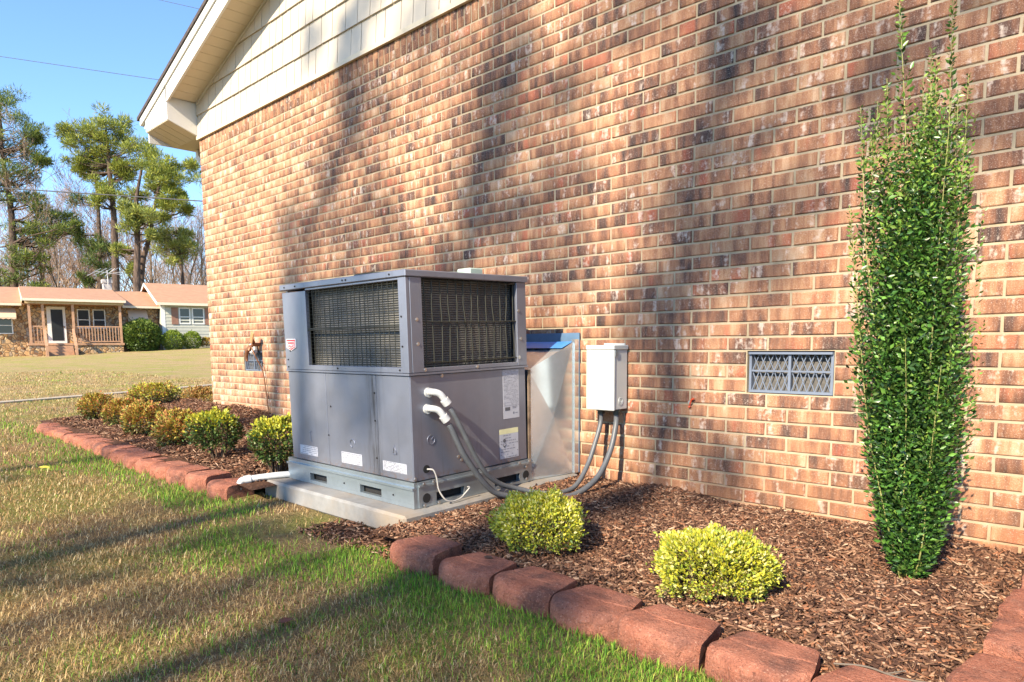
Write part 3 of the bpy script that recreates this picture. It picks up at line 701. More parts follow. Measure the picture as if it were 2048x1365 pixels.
# foundation vents
def vent(x0, x1, label):
    v = empty('foundation_vent', (0, 0, 0), label, 'vent', 'blue-grey foundation vents'); z0, z1 = VZ0 + .004, VZ1 - .004; yv = .022; M_ = MAT['vent']
    x0 += .006; x1 -= .006; xm = (x0 + x1) / 2; zm = (z0 + z1) / 2 + .006; t = .012
    mb = MB(); mb.box(x0, x1, yv - .006, yv + .03, z1 - t, z1); mb.box(x0, x1, yv - .006, yv + .03, z0, z0 + t); mb.box(x0, x0 + t, yv - .0055, yv + .03, z0 + t + .0004, z1 - t - .0004); mb.box(x1 - t, x1, yv - .0055, yv + .03, z0 + t + .0004, z1 - t - .0004)
    mb.build('frame', M_, v)
    MB().box(x0 + .002, x1 - .002, yv - .02, yv - .0065, z1 - .012, z1 - .002).build('hood_strip', M_, v)
    MB().box(xm - .006, xm + .006, yv - .007, yv + .010, z0 + t + .0006, z1 - t - .0006).build('mullion', M_, v)
    for a, b in ((x0 + t + .0005, xm - .0065), (xm + .0065, x1 - t - .0005)):
        MB().box(a, b, yv - .003, yv + .010, zm - .004, zm + .004).build('cross_bar', M_, v)
        for c, d in ((z0 + t, zm - .0042), (zm + .0042, z1 - t)):
            n = 5; h = d - c; w = .032
            for i in range(n):
                xi = a + (i + .06) * (b - a) / n
                for sg, yo in ((1, .002), (-1, .0045)):
                    xa, xb = (xi, xi + w) if sg == 1 else (xi + w, xi)
                    bw = .0022
                    MB().add([(xa - bw, yv + yo, c), (xa + bw, yv + yo, c), (xb + bw, yv + yo, d), (xb - bw, yv + yo, d), (xa - bw, yv + yo + .002, c), (xa + bw, yv + yo + .002, c), (xb + bw, yv + yo + .002, d), (xb - bw, yv + yo + .002, d)],
                             [(0, 1, 2, 3), (4, 7, 6, 5), (0, 4, 5, 1), (3, 2, 6, 7), (0, 3, 7, 4), (1, 5, 6, 2)]).build('lattice_bar', M_, v)
    MB().box(x0 + .001, x1 - .001, yv + .0305, yv + .034, z0 + .001, z1 - .001).build('insect_screen', MAT['vent_mesh'], v)
vent(*VENTS[0], 'blue-grey lattice foundation vent in the wall beside the tall shrub')
vent(*VENTS[1], 'small far lattice foundation vent left of the air conditioner')

# hose spigot with a leaf and string beside the far vent
sp = empty('hose_spigot', (0, 0, 0), 'brass wall spigot with a brown handle over the far vent', 'spigot')
bz_ = plain('brown_brass', (.22, .10, .05), .5, .5, var=.3, scale=30)
mb = MB(); mb.tube([(-4.50, 0, .86), (-4.50, -.07, .86), (-4.50, -.10, .84), (-4.50, -.115, .80)], .018, 8); mb.tube([(-4.50, -.05, .86), (-4.47, -.09, .91)], .012, 7); mb.build('tap_body', bz_, sp)
MB().tube([(-4.50, -.10, .845), (-4.53, -.12, .80), (-4.56, -.12, .745), (-4.545, -.12, .70)], [.02, .024, .018, .012], 7).build('spout', bz_, sp)
MB().cbox(-4.485, -4.43, -.11, -.095, .875, .985, .006, Matrix.Translation((-4.46, -.1, .93)) @ Matrix.Rotation(.45, 4, 'Y') @ Matrix.Translation((4.46, .1, -.93))).build('handle', plain('tan_handle', (.42, .22, .09), .6), sp)
MB().cbox(-4.64, -4.53, -.06, -.002, .765, .87, .02).build('insulating_cover', MAT['pvc'], sp)
mb = MB(); mb.tube(spline([(-4.49, -.10, .85), (-4.44, -.08, .74), (-4.41, -.03, .60), (-4.38, -.02, .40), (-4.34, -.02, .19)]), [.006] * 25, 5); mb.build('string', bz_, sp)
hk = empty('wall_hook', (0, 0, 0), 'small red plastic hook screwed to the brick wall', 'hook')
MB().cyl((.212, .004, .536), (.212, -.012, .536), .011, 10).build('washer', MAT['screw'], hk)
MB().tube([(.212, -.008, .525), (.222, -.012, .55), (.235, -.014, .556)], .006, 6).tube([(.214, -.008, .517), (.205, -.012, .510)], .006, 6).build('red_tab', plain('red_plastic', (.55, .08, .03), .5), hk)

# white drain pipe beside the pad
dp = MB(); dp.tube(spline([ul(-1.16, .08, .022), ul(-1.25, -.06, .02), ul(-1.315, -.20, .012), ul(-1.33, -.235, .008), ul(-1.335, -.25, -.015), ul(-1.337, -.253, -.045)], 5), .019, 12)
dp.tube([ul(-1.31, -.19, .0128), ul(-1.325, -.225, .0095)], .024, 12)
tag(dp.build('drain_pipe', MAT['pvc']), 'white plastic drain pipe end lying on the grass at the pad', 'pipe')

# ------------------------------------------------------------------ red edging blocks
def block_mesh(seed, w=.273, h=.11, dp=.175):
    r = np.random.default_rng(seed); nu = 15
    prof = [(-.5, -.02), (-.5, .40), (-.49, .74), (-.455, .87), (-.37, .975), (-.30, .995), (-.02, 1.0), (.0, .965), (.02, 1.0), (.44, 1.0), (.5, .955), (.5, -.02)]
    V = []
    ph = r.uniform(0, 6, 6)
    for i in range(nu):
        u = -1 + 2 * i / (nu - 1)
        for k, (py, pz) in enumerate(prof):
            f = np.clip(.5 - py, 0, 1); hw = w / 2 * (.76 + .24 * np.clip(f * 1.25 - .02, 0, 1)) - .002
            uu = np.sign(u) * (1 - (1 - abs(u)) ** 1.15)
            bulge = -.050 * (1 - abs(u) ** 2.2) * f
            n = (.0022 * (math.sin(9 * u + ph[0] + 3 * pz) + math.sin(17 * u + ph[1] - 5 * py + 4 * pz)) + r.normal() * .0016) * (1.0 if pz < .9 else .35)
            edge = 1 - .05 * abs(u) ** 10 * (pz > .9)
            V.append((uu * hw, py * dp + bulge + n, pz * h * edge + .4 * n))
    m = len(prof); F = []
    for i in range(nu - 1):
        for k in range(m - 1): F.append((i * m + k, (i + 1) * m + k, (i + 1) * m + k + 1, i * m + k + 1))
    F.append(tuple(range(m))); F.append(tuple(reversed(range((nu - 1) * m, nu * m))))
    me = bpy.data.meshes.new('edging_block'); me.from_pydata(V, [], F); me.materials.append(MAT['block'])
    bm = bmesh.new(); bm.from_mesh(me); bmesh.ops.recalc_face_normals(bm, faces=bm.faces); bm.to_mesh(me); bm.free()
    
    return me
BM = [block_mesh(s) for s in range(7)]
BLOCKS = []
def block(x, y, ztop, rz, label, k=None, tilt=(0, 0)):
    o = bpy.data.objects.new('edging_block', BM[RND.randrange(7) if k is None else k]); link(o)
    o.location = (x, y, ztop - .11); o.rotation_euler = (tilt[0], tilt[1], rz); BLOCKS.append((x, y))
    return tag(o, label, 'edging block', 'red concrete edging blocks')
ords = ['first', 'second', 'third', 'fourth', 'fifth', 'sixth', 'seventh']
near = ['nearest the concrete pad corner', '', '', '', '', '', 'beside the right hand border']
for i, x in enumerate((-.105, .198, .480, .748, 1.015, 1.298, 1.580)):
    lab = '%s red edging block along the lawn counting from the concrete pad' % ords[i]
    block(x, -1.492 + RND.uniform(-.006, .006) - (.02 if i == 6 else 0), .040 + (.012, 0, .004, 0, .004, 0, .0)[i], RND.uniform(-.05, .05) - (.06 if i == 0 else 0), lab, i, (RND.uniform(-.03, .03), RND.uniform(-.02, .02)))
for i, (x, y, zt, rz) in enumerate(((1.79, -1.36, .085, 1.45), (1.80, -1.08, .095, 1.60), (1.795, -.80, .10, 1.52), (1.80, -.52, .115, 1.6), (1.785, -.235, .155, 1.55))):
    block(x, y, zt, rz, ['nearest', 'second', 'third', 'fourth', 'last'][i] + ' red block of the right hand border leading back to the wall', i + 1, (RND.uniform(-.03, .03), RND.uniform(-.03, .03)))
# left bed border
lx = -2.02; nb = 0; names = []
cur = []
for i in range(15): cur.append((lx - i * .288, -1.435 - .02 * math.sin(i * .5), .045 + .002 * i + (.012 if i in (1, 2) else 0), RND.uniform(-.05, .05)))
xe = cur[-1][0]
for k, (dx, dy, rz) in enumerate(((-.27, .06, -.45), (-.47, .25, -.95), (-.56, .52, -1.35), (-.58, .80, -1.5))): cur.append((xe + dx, -1.435 + dy, .075, rz))
num = ['1st', '2nd', '3rd'] + ['%dth' % n for n in range(4, 30)]
for i, (x, y, zt, rz) in enumerate(cur):
    block(x, y, zt + RND.uniform(-.004, .004), rz, '%s red block of the left bed border counting from the drain pipe' % num[i], None, (RND.uniform(-.03, .02), RND.uniform(-.03, .03)))
block(-6.45, -.92, .15, -1.2, 'red edging block standing above the far end of the left border', 3)

# ------------------------------------------------------------------ bark mulch
def chips(name, xr, yr, n, label, holes, seed, zf=None):
    r = np.random.default_rng(seed); x = r.uniform(*xr, n); y = r.uniform(*yr, n)
    ok = np.ones(n, bool)
    for hx0, hx1, hy0, hy1 in holes: ok &= ~((x > hx0) & (x < hx1) & (y > hy0) & (y < hy1))
    x, y = x[ok], y[ok]; n = len(x); z = (bed_z if zf is None else zf)(x, y) + r.uniform(.0, .016, n)
    L = r.uniform(.007, .023, n) * r.choice([.5, 1., 1.4], n); W = r.uniform(.0018, .0056, n); H = r.uniform(.0010, .003, n)
    a = r.uniform(0, 2 * np.pi, n); pt = r.normal(0, .28, n); rl = r.normal(0, .5, n)
    D = np.stack([np.cos(a) * np.cos(pt), np.sin(a) * np.cos(pt), np.sin(pt)], 1); S0 = np.stack([-np.sin(a), np.cos(a), 0 * a], 1); N0 = np.cross(D, S0)
    S = S0 * np.cos(rl)[:, None] + N0 * np.sin(rl)[:, None]; N_ = np.cross(D, S); c = np.stack([x, y, z], 1)
    P = []
    for u, wv, bend in ((-1, .55, .25), (-.1, 1., 0), (1, .4, .3)):
        for sx in (-1, 1):
            for hz in (-1, 1):
                P.append(c + D * (u * L)[:, None] + S * (sx * W * wv)[:, None] + N_ * (hz * H + bend * H * 2 + r.normal(0, .0006, n))[:, None])
    P = np.stack(P, 1)
    T = []
    for k in (0, 4):
        for q in ((0, 1, 5, 4), (1, 3, 7, 5), (3, 2, 6, 7), (2, 0, 4, 6)): T += [(k + q[0], k + q[1], k + q[2]), (k + q[0], k + q[2], k + q[3])]
    T += [(0, 2, 3), (0, 3, 1), (8, 9, 11), (8, 11, 10)]
    b = np.array([[.06, .030, .020], [.12, .060, .037], [.19, .100, .060], [.29, .17, .105], [.38, .25, .165], [.24, .105, .055]])
    col = b[r.choice(6, n, p=[.22, .27, .22, .13, .06, .10])] * r.uniform(.75, 1.25, (n, 1))
    return tag(link(bpy.data.objects.new(name, inst_mesh(name, P, T, MAT['chips'], col))), label, 'mulch', kind='stuff')
chips('bark_mulch', (-.53, 1.72), (-1.43, -.005), 52000, 'loose brown bark chips in the near bed under the yellow bushes', [], 3)
chips('bark_mulch', (-6.55, -1.84), (-1.36, -.005), 17000, 'loose brown bark chips in the far bed left of the air conditioner', [(-1.9, -.5, -1.3, 0)], 4)

chips('stray_bark', (-1.0, -.25), (-1.58, -1.31), 700, 'bark crumbs scattered on the bare soil below the pad corner', [], 5, lambda x, y: lawn_z(x, y) + .004)
tw = MB(); tw.tube(spline([(1.43, -1.395, .008), (1.50, -1.37, .014), (1.58, -1.375, .012), (1.66, -1.36, .018)]), [.003] * 19, 5); tw.tube([(1.55, -1.373, .013), (1.585, -1.345, .022)], [.0028, .0015], 5)
tag(tw.build('fallen_twig', plain('grey_twig', (.15, .12, .095), .9)), 'grey fallen twig on the mulch behind the nearest edging blocks', 'twig')

# ------------------------------------------------------------------ bare soil at the pad corner
def soil_edge(x, y): return ((x + .66) / .36) ** 2 + ((y + 1.40) / .13) ** 2 + .35 * np.sin(14 * x + 1) * np.sin(19 * y) + .22 * np.sin(37 * x - 8 * y) + .15 * np.sin(61 * y + 23 * x)
tag(grid_sheet('bare_soil', np.linspace(-1.25, -.2, 90), np.linspace(-1.66, -1.24, 50), lambda x, y: lawn_z(x, y) + .008 - .03 * np.clip(soil_edge(x, y) - .7, 0, 1), MAT['soil']), 'bare dark soil at the corner of the concrete pad', 'soil', kind='structure')

# ------------------------------------------------------------------ grass
def in_bed(x, y):
    b = (y > -1.60) & (y < .3) & (x > -.28) & (x < 1.95)
    b |= (y > -1.50) & (y < .3) & (x > -6.45) & (x < -1.86)
    b |= (x > -1.90) & (x < -.49) & (y > -1.32) & (y < .3)
    b |= (x > -5.7) & (y > -.02)
    b |= soil_edge(x, y) < .75
    return b
def fbm(x, y, seed, sc):
    r = np.random.default_rng(seed); v = 0; amp = 1
    for o in range(4):
        for k in range(4):
            a = r.uniform(0, 2 * np.pi); f = sc * 2 ** o * r.uniform(.7, 1.3); v = v + amp * np.sin(f * (np.cos(a) * x + np.sin(a) * y) + r.uniform(0, 6.3))
        amp *= .55
    return v / 4.0
def greenness(x, y):
    g = -.02 + .40 * fbm(x, y, 5, 1.1) + .42 * fbm(x, y, 8, 4.5)
    g += 1.0 * np.exp(-((y + 1.66) / .22) ** 2) * ((x > -.6) & (x < 1.6))
    g += .75 * np.exp(-(((x + .75) / .65) ** 2 + ((y + 1.85) / .28) ** 2))
    g += 1.0 * np.exp(-(((x + 1.95) / .50) ** 2 + ((y + 1.62) / .20) ** 2)) + .7 * np.exp(-((y + 1.66) / .18) ** 2) * (x < -1.9)
    g += .5 * np.exp(-(((x - 1.3) / .35) ** 2 + ((y + 1.95) / .25) ** 2))
    return g
def grass(n, rmin, rmax, seed):
    r = np.random.default_rng(seed); rr = np.exp(r.uniform(np.log(rmin), np.log(rmax), n)); az = r.uniform(rad(-100), rad(6), n)
    x = 2.037 + rr * np.sin(az); y = -3.216 + rr * np.cos(az)
    k = ~in_bed(x, y) & (y < 3.5); bare = fbm(x, y, 21, 2.3)
    k &= ~((bare > .95) & (r.random(n) < .7))
    x, y, rr = x[k], y[k], rr[k]; n = len(x); g = greenness(x, y) + r.normal(0, .22, n)
    gm = sstep(.30, .75, g); grn = r.random(n) < gm
    sc = (np.maximum(rr, 1.6) / 1.8) ** .62
    L = np.where(grn, r.uniform(.012, .040, n), r.uniform(.012, .034, n)) * sc ** .5; W = np.where(grn, r.uniform(.0014, .0026, n), r.uniform(.0013, .0023, n)) * sc
    a = r.uniform(0, 2 * np.pi, n); lean = np.where(grn, r.uniform(.2, 1.1, n), r.uniform(.5, 1.5, n))
    d = np.stack([np.cos(a), np.sin(a), 0 * a], 1); s = np.stack([-np.sin(a), np.cos(a), 0 * a], 1); up = np.array([0, 0, 1.])
    b = np.stack([x, y, lawn_z(x, y) - .004], 1)
    p1 = b + (d * np.sin(lean * .5)[:, None] + up * np.cos(lean * .5)[:, None]) * (L * .55)[:, None]
    l2 = lean * 1.35; p2 = p1 + (d * np.sin(l2)[:, None] + up * np.cos(l2)[:, None]) * (L * .5)[:, None]
    w = (W / 2)[:, None]
    P = np.stack([b - s * w, b + s * w, p1 - s * w * .85, p1 + s * w * .85, p2], 1)
    tan = np.array([[.54, .36, .165], [.66, .48, .235], [.38, .23, .10], [.70, .55, .32], [.22, .125, .06]]); gr = np.array([[.10, .24, .022], [.16, .34, .032], [.24, .42, .045], [.08, .18, .025], [.40, .46, .08]])
    col = np.where(grn[:, None], gr[r.integers(0, 5, n)], tan[r.choice(5, n, p=[.30, .18, .22, .10, .20])]) * r.uniform(.75, 1.2, (n, 1))
    return inst_mesh('lawn_grass', P, [(0, 1, 3), (0, 3, 2), (2, 3, 4)], MAT['grass'], col)
tag(link(bpy.data.objects.new('lawn_grass', grass(520000, .95, 26, 17))), 'short mown grass, half dormant tan and half green', 'grass', kind='stuff')

# ------------------------------------------------------------------ bushes
def pick(r, pal, n, j=.2): pal = np.array(pal); return pal[r.integers(0, len(pal), n)] * r.uniform(1 - j, 1 + j, (n, 1))
def dome_bush(name, c, rx, rz, n, pal_top, pal_low, leaf, label, cat, seed, group=None, stems=10, stem_h=0., top_k=.25, low_k=.0, mat='leaf', lump=.14, drop=0.55):
    """clipped mound: leaves through an outer shell, upright stems underneath. c = ground point, rx half width, rz foliage height, stem_h bare stem height"""
    r = np.random.default_rng(seed); root = empty(name, c, label, cat, group)
    v = unit(r.normal(size=(n, 3))); v[:, 2] = np.where(v[:, 2] < -drop, -v[:, 2], v[:, 2])
    rad_ = 1 - np.abs(r.normal(0, .13, n)); lp = 1 + lump * (np.sin(3.1 * v[:, 0] + seed) * np.sin(2.7 * v[:, 1] - seed) + .7 * np.sin(6 * v[:, 2] + 5 * v[:, 0] + seed) * np.cos(5.3 * v[:, 1]) + .5 * np.sin(11 * v[:, 0] + 9 * v[:, 1] + 3 * seed))
    sp = (np.sin(9 * v[:, 0] + 2 * seed) * np.sin(8 * v[:, 1] + seed) * np.sin(7 * v[:, 2] - seed) > .45) & (r.random(n) < .5); rad_ = rad_ + np.where(sp, r.uniform(.0, .20, n), 0)
    p = v * (rad_ * lp)[:, None] * np.array([rx, rx, rz * .56]); p[:, 2] += stem_h + rz * .52
    p[:, 2] = np.maximum(p[:, 2], .006)
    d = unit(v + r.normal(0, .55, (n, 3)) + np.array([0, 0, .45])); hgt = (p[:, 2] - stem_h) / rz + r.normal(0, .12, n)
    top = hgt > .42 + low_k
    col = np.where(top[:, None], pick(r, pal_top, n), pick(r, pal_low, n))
    L = leaf * r.uniform(.6, 1.25, n)
    o = link(bpy.data.objects.new('foliage', leaf_mesh('foliage', p, d, L, L * .55, MAT[mat], col, rng=r)), root); o['kind'] = 'stuff'
    mb = MB()
    for i in range(stems):
        a = r.uniform(0, 6.28); b = r.uniform(.1, .75); h = stem_h + rz * r.uniform(.35, .75)
        q = Vector((math.cos(a), math.sin(a), 0)); base = q * rx * .18
        mb.tube([base + Vector((0, 0, -.02)), base + q * rx * b * .5 + Vector((0, 0, h * .5)), q * rx * b + Vector((0, 0, h))], [.006, .0045, .003], 5)
    mb.build('stems', MAT['stem'], root)
    return root
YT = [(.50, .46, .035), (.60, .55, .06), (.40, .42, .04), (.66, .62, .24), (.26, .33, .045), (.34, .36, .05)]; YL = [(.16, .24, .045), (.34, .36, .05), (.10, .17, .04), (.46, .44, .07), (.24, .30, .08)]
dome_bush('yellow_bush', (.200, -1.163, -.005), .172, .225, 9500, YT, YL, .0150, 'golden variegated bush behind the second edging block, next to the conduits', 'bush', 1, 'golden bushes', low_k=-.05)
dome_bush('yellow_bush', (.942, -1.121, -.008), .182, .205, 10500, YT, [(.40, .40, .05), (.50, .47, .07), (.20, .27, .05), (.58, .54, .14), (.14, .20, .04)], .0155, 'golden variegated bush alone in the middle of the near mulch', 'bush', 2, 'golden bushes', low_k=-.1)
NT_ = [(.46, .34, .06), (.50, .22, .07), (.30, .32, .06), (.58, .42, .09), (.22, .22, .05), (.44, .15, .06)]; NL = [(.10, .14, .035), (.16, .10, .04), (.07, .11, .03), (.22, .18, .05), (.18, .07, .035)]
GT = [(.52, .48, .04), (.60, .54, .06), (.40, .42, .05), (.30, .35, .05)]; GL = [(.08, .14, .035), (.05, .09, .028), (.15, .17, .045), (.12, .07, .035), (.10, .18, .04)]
def gz(x, y): return float(bed_z(x, y))
bed = [(-2.06, -1.12, .145, .26, .08, GT, GL, 'yellow-topped dark bush touching the left side of the air conditioner'),
       (-2.86, -1.16, .150, .23, .09, GT, GL, 'yellow-topped bush on bare stems, second from the air conditioner'),
       (-3.62, -1.13, .160, .25, .0, NT_, NL, 'bronze bush, third from the air conditioner along the left border'),
       (-4.50, -1.10, .155, .25, .0, NT_, NL, 'bronze bush, fourth from the air conditioner along the left border'),
       (-5.25, -1.02, .16, .24, .0, NT_, NL, 'bronze bush, fifth from the air conditioner along the left border'),
       (-6.00, -1.05, .145, .23, .0, NT_, NL, 'reddish bush at the far left end of the border row'),
       (-6.45, -.35, .22, .20, .02, GT + NT_, NL, 'wide yellow-green bush in the second row behind the border'),
       (-7.5, -.05, .24, .20, .05, NT_, NL, 'bronze bush farthest left behind the row'),
       (-6.75, .30, .20, .26, .06, [(.40, .18, .07), (.34, .26, .07), (.44, .28, .08)], NL, 'orange-bronze bush standing beside the far house corner')]
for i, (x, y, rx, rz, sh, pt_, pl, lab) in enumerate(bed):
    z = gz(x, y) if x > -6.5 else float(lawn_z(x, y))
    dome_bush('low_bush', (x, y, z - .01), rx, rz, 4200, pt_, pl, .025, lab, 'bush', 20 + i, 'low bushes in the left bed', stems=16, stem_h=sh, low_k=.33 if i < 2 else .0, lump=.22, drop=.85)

# tall narrow holly
def holly():
    r = np.random.default_rng(42); B = Vector((1.385, -.535, .015))
    root = empty('columnar_holly', B, 'tall narrow dark green holly shrub against the right of the wall', 'shrub')
    Rv, Fv = np.array([.72, .695, 0]), np.array([-.69, .72, 0])
    env = lambda z: np.interp(z, [0, .08, .25, .45, .75, 1.05, 1.30, 1.6, 2.1], [.025, .050, .085, .125, .165, .200, .220, .20, .19])
    lean = lambda z: -Rv[None] * (.034 * np.clip(z, 0, 2) ** 1.0)[:, None]
    C_, D_l, L_, col = [], [], [], []; mb = MB()
    tips = [(-.06, 2.06, 0.), (.150, 1.98, .05), (.03, 1.72, -.05), (-.175, 1.60, .02), (.225, 1.40, .08), (-.225, 1.27, 0.), (.09, 1.80, .06), (-.12, 1.52, .08), (.12, 1.62, -.06), (.18, 1.70, .02), (-.02, 1.60, -.08), (.06, 1.66, .02), (-.08, 1.70, .04)]
    for i in range(150):
        a = r.uniform(0, 2 * np.pi); q = np.sqrt(r.uniform(0, 1)); tips.append((.20 * q * np.cos(a), r.uniform(.9, 1.68) if q < .85 else r.uniform(.5, 1.25), .20 * q * np.sin(a)))
    for i in range(70):
        a = r.uniform(0, 2 * np.pi); q = r.uniform(0, .75); tips.append((.20 * q * np.cos(a), r.uniform(1.25, 1.62), .20 * q * np.sin(a)))
    for i in range(80):
        a = r.uniform(0, 2 * np.pi); h = r.uniform(.18, .95); tips.append((env(h) * 1.0 * np.cos(a), h, env(h) * 1.0 * np.sin(a)))
    for k, (u, h, f) in enumerate(tips):
        m = Rv * u + Fv * f; ml = np.linalg.norm(m) + 1e-6; P_ = []; th_ = math.atan2(f, u); lumpy = 1 + .16 * math.sin(3 * th_ + 5 * h) + r.normal(0, .07)
        for q in (0, .2, .42, .68, 1.0):
            z = h * q; rr = min(ml * (.12 + .88 * q ** .6), env(z) * lumpy); P_.append(m / ml * rr + (r.normal(0, .010, 3) * np.array([1, 1, 0]) if q > .1 else 0) + np.array([0, 0, z - .03 * (q == 0)]))
        S_p = spline([Vector(p) for p in P_], 7); n = len(S_p)
        if k < 26: mb.tube([p + Vector(lean(np.array([p.z]))[0]) for p in S_p], [.0036 - .0026 * j / n for j in range(n)], 5)
        S_a = np.array([list(p) for p in S_p]); seg = np.linalg.norm(np.diff(S_a, axis=0), axis=1); cum = np.concatenate([[0], np.cumsum(seg)])
        ss = np.arange(cum[-1] * .06, cum[-1], .0034 if k < 13 else .0068); pts = np.stack([np.interp(ss, cum, S_a[:, j]) for j in range(3)], 1); tg = unit(np.stack([np.interp(ss, cum[:-1], np.diff(S_a[:, j])) for j in range(3)], 1))
        nn = len(ss); az = np.arange(nn) * 2.4 + r.uniform(0, 6); sd = np.stack([np.cos(az), np.sin(az), 0 * az], 1)
        tipf = ss / cum[-1]; out = np.where((tipf > .85), 0.0, r.uniform(0, .030, nn)) * np.interp(pts[:, 2], [0, .15, .6], [.3, .8, 1]) * (.7 if k < 13 else 1)
        C_.append(pts + lean(pts[:, 2]) + sd * (out + .002)[:, None]); D_l.append(tg * r.uniform(.2, 1.1, (nn, 1)) + sd + r.normal(0, .35, (nn, 3)))
        L_.append(r.uniform(.012, .029, nn) * np.interp(tipf, [0, .85, 1], [1, 1, .6]))
        young = (tipf > .86) & (r.random(nn) < .45)
        c = pick(r, [(.032, .085, .018), (.05, .13, .024), (.075, .185, .03), (.12, .25, .04), (.022, .055, .016), (.08, .13, .03)], nn, .35); c[young] = pick(r, [(.22, .32, .05), (.16, .26, .045)], int(young.sum())); col.append(c)
    C_, D_l, L_, col = map(np.concatenate, (C_, D_l, L_, col))
    o = link(bpy.data.objects.new('foliage', leaf_mesh('foliage', C_, D_l, L_, L_ * .48, MAT['glossy_leaf'], col, .16, r)), root); o['kind'] = 'stuff'
    mb.build('stems', MAT['yellow_stem'], root)
holly()
# a few fallen leaves
def fallen(name, x, y, z, s, rz, mat, label):
    mb = MB(); pr = [(-1, 0, .0), (-.5, .45, .12), (.2, .5, .16), (1, 0, .05), (.2, -.5, .14), (-.5, -.42, .1)]
    mb.add([(a * s, b * s, c * s) for a, b, c in pr] + [(a * s, b * s, c * s + .0012) for a, b, c in pr], [(0, 5, 4, 3, 2, 1), (6, 7, 8, 9, 10, 11)] + [(i, (i + 1) % 6, (i + 1) % 6 + 6, i + 6) for i in range(6)])
    o = mb.build(name, mat); o.location = (x, y, z); o.rotation_euler = (.15, .1, rz); tag(o, label, 'leaf')
fallen('fallen_leaf', .20, -1.45, .043, .020, .3, plain('dead_leaf_dark', (.06, .03, .02), .7), 'small dark dead leaf lying on the second edging block')
fallen('fallen_leaf', -3.35, -2.10, .055, .035, .8, plain('dead_leaf_yellow', (.60, .48, .05), .6), 'yellow fallen leaf on the tan lawn left of the border')
fallen('fallen_leaf', .02, -2.18, -.035, .030, 1.8, plain('dead_leaf_brown', (.16, .05, .03), .7), 'brown fallen leaf on the near lawn in front of the blocks')

# ------------------------------------------------------------------ the neighbouring house
HR = rad(80); HP = Vector((-45.46, 8.63, 0))
nh = empty('neighbour_house', HP, 'low stone house with brown roof and wooden porch across the lawn', 'house', rot=(0, 0, HR))
def m_stone():
    t = NT('fieldstone'); p = t.obj(); v = t.n('ShaderNodeTexVoronoi', {'Vector': p, 'Scale': 5.5}); e = t.n('ShaderNodeTexVoronoi', {'Vector': p, 'Scale': 5.5}, feature='DISTANCE_TO_EDGE').outputs[0]
    g = t.n('ShaderNodeSeparateColor', {0: v.outputs['Color']}).outputs[0]
    c = t.ramp(g, [(.0, (.20, .10, .05)), (.3, (.42, .25, .12)), (.55, (.52, .36, .20)), (.8, (.34, .27, .21)), (1., (.58, .33, .13))])
    c = t.mix(t.frange(e, .05, .015), c, (.16, .13, .10)); t.bump(t.frange(e, 0, .12), .8, .05); return t.fin(c, .9, 0, .2)
m_st = m_stone(); m_roof2 = plain('brown_shingle', (.40, .215, .125), .9, var=.12, scale=3, bump=.5, bscale=30); m_wood = plain('porch_wood', (.42, .24, .14), .75, var=.2, scale=6)
m_frame = plain('window_white', (.72, .70, .66), .5, var=.04); m_sid = plain('grey_clapboard', (.46, .45, .37), .6, var=.05); m_awn = plain('beige_awning', (.62, .44, .30), .5, var=.05); m_shut = plain('brown_shutter', (.26, .13, .085), .7)
tg = NT('dark_pane'); m_glass = tg.fin((.025, .03, .035), .06, 0, .6)
m_cream2 = plain('house_fascia', (.66, .58, .44), .6, var=.04)
def hp(name, mat, parent=nh): return lambda *b: MB().box(*b).build(name, mat, parent)
hw_ = MB().box(-9, 4.58, 0, 8, -.3, 3.34).build('stone_wall', m_st, nh)
r_ = MB()
def roof_slab(mb, x0, x1, ye, ze, yr, zr, t=.10):
    mb.add([(x0, ye, ze - t), (x1, ye, ze - t), (x1, yr, zr - t), (x0, yr, zr - t), (x0, ye, ze), (x1, ye, ze), (x1, yr, zr), (x0, yr, zr)], [(0, 1, 2, 3), (4, 7, 6, 5), (0, 4, 5, 1), (3, 2, 6, 7), (0, 3, 7, 4), (1, 5, 6, 2)])
roof_slab(r_, -9.4, 4.8, -.55, 3.42, 4.0, 4.60); roof_slab(r_, -9.4, 4.8, 8.5, 3.42, 4.003, 4.60)
r_ = r_.build('roof', m_roof2, nh)
pr_ = MB(); roof_slab(pr_, -2.45, 2.52, -2.25, 3.62, 3.9, 4.66, .06); pr_ = pr_.build('porch_roof', m_roof2, nh)
hp('fascia', m_cream2)(-2.45, 2.52, -2.29, -2.253, 3.46, 3.60); hp('fascia', m_cream2)(-9.4, -2.47, -.59, -.553, 3.26, 3.39); hp('fascia', m_cream2)(2.54, 4.78, -.59, -.553, 3.26, 3.39)
hp('porch_beam', plain('ochre_board', (.46, .33, .17), .7))(-2.35, 2.42, -2.1, -1.95, 3.32, 3.52); hp('porch_ceiling', m_wood)(-2.35, 2.42, -1.94, -.01, 3.48, 3.53)
for sx in (-2.47, 2.5):
    MB().prism([(-2.25, 3.55), (-.55, 3.42), (3.9, 4.57), (3.9, 4.60)], sx, sx + .03, 'x').build('rake_board', m_cream2, nh)
hp('porch_floor', m_wood)(-2.35, 2.35, -2.05, -.003, 1.02, 1.14); hp('porch_base', m_st)(-2.3, 2.3, -1.98, -.003, -.2, 1.017)
for x in (-2.18, -1.55, -.13, 2.22): hp('porch_post', m_wood)(x - .06, x + .06, -1.99, -1.87, 1.143, 3.318)
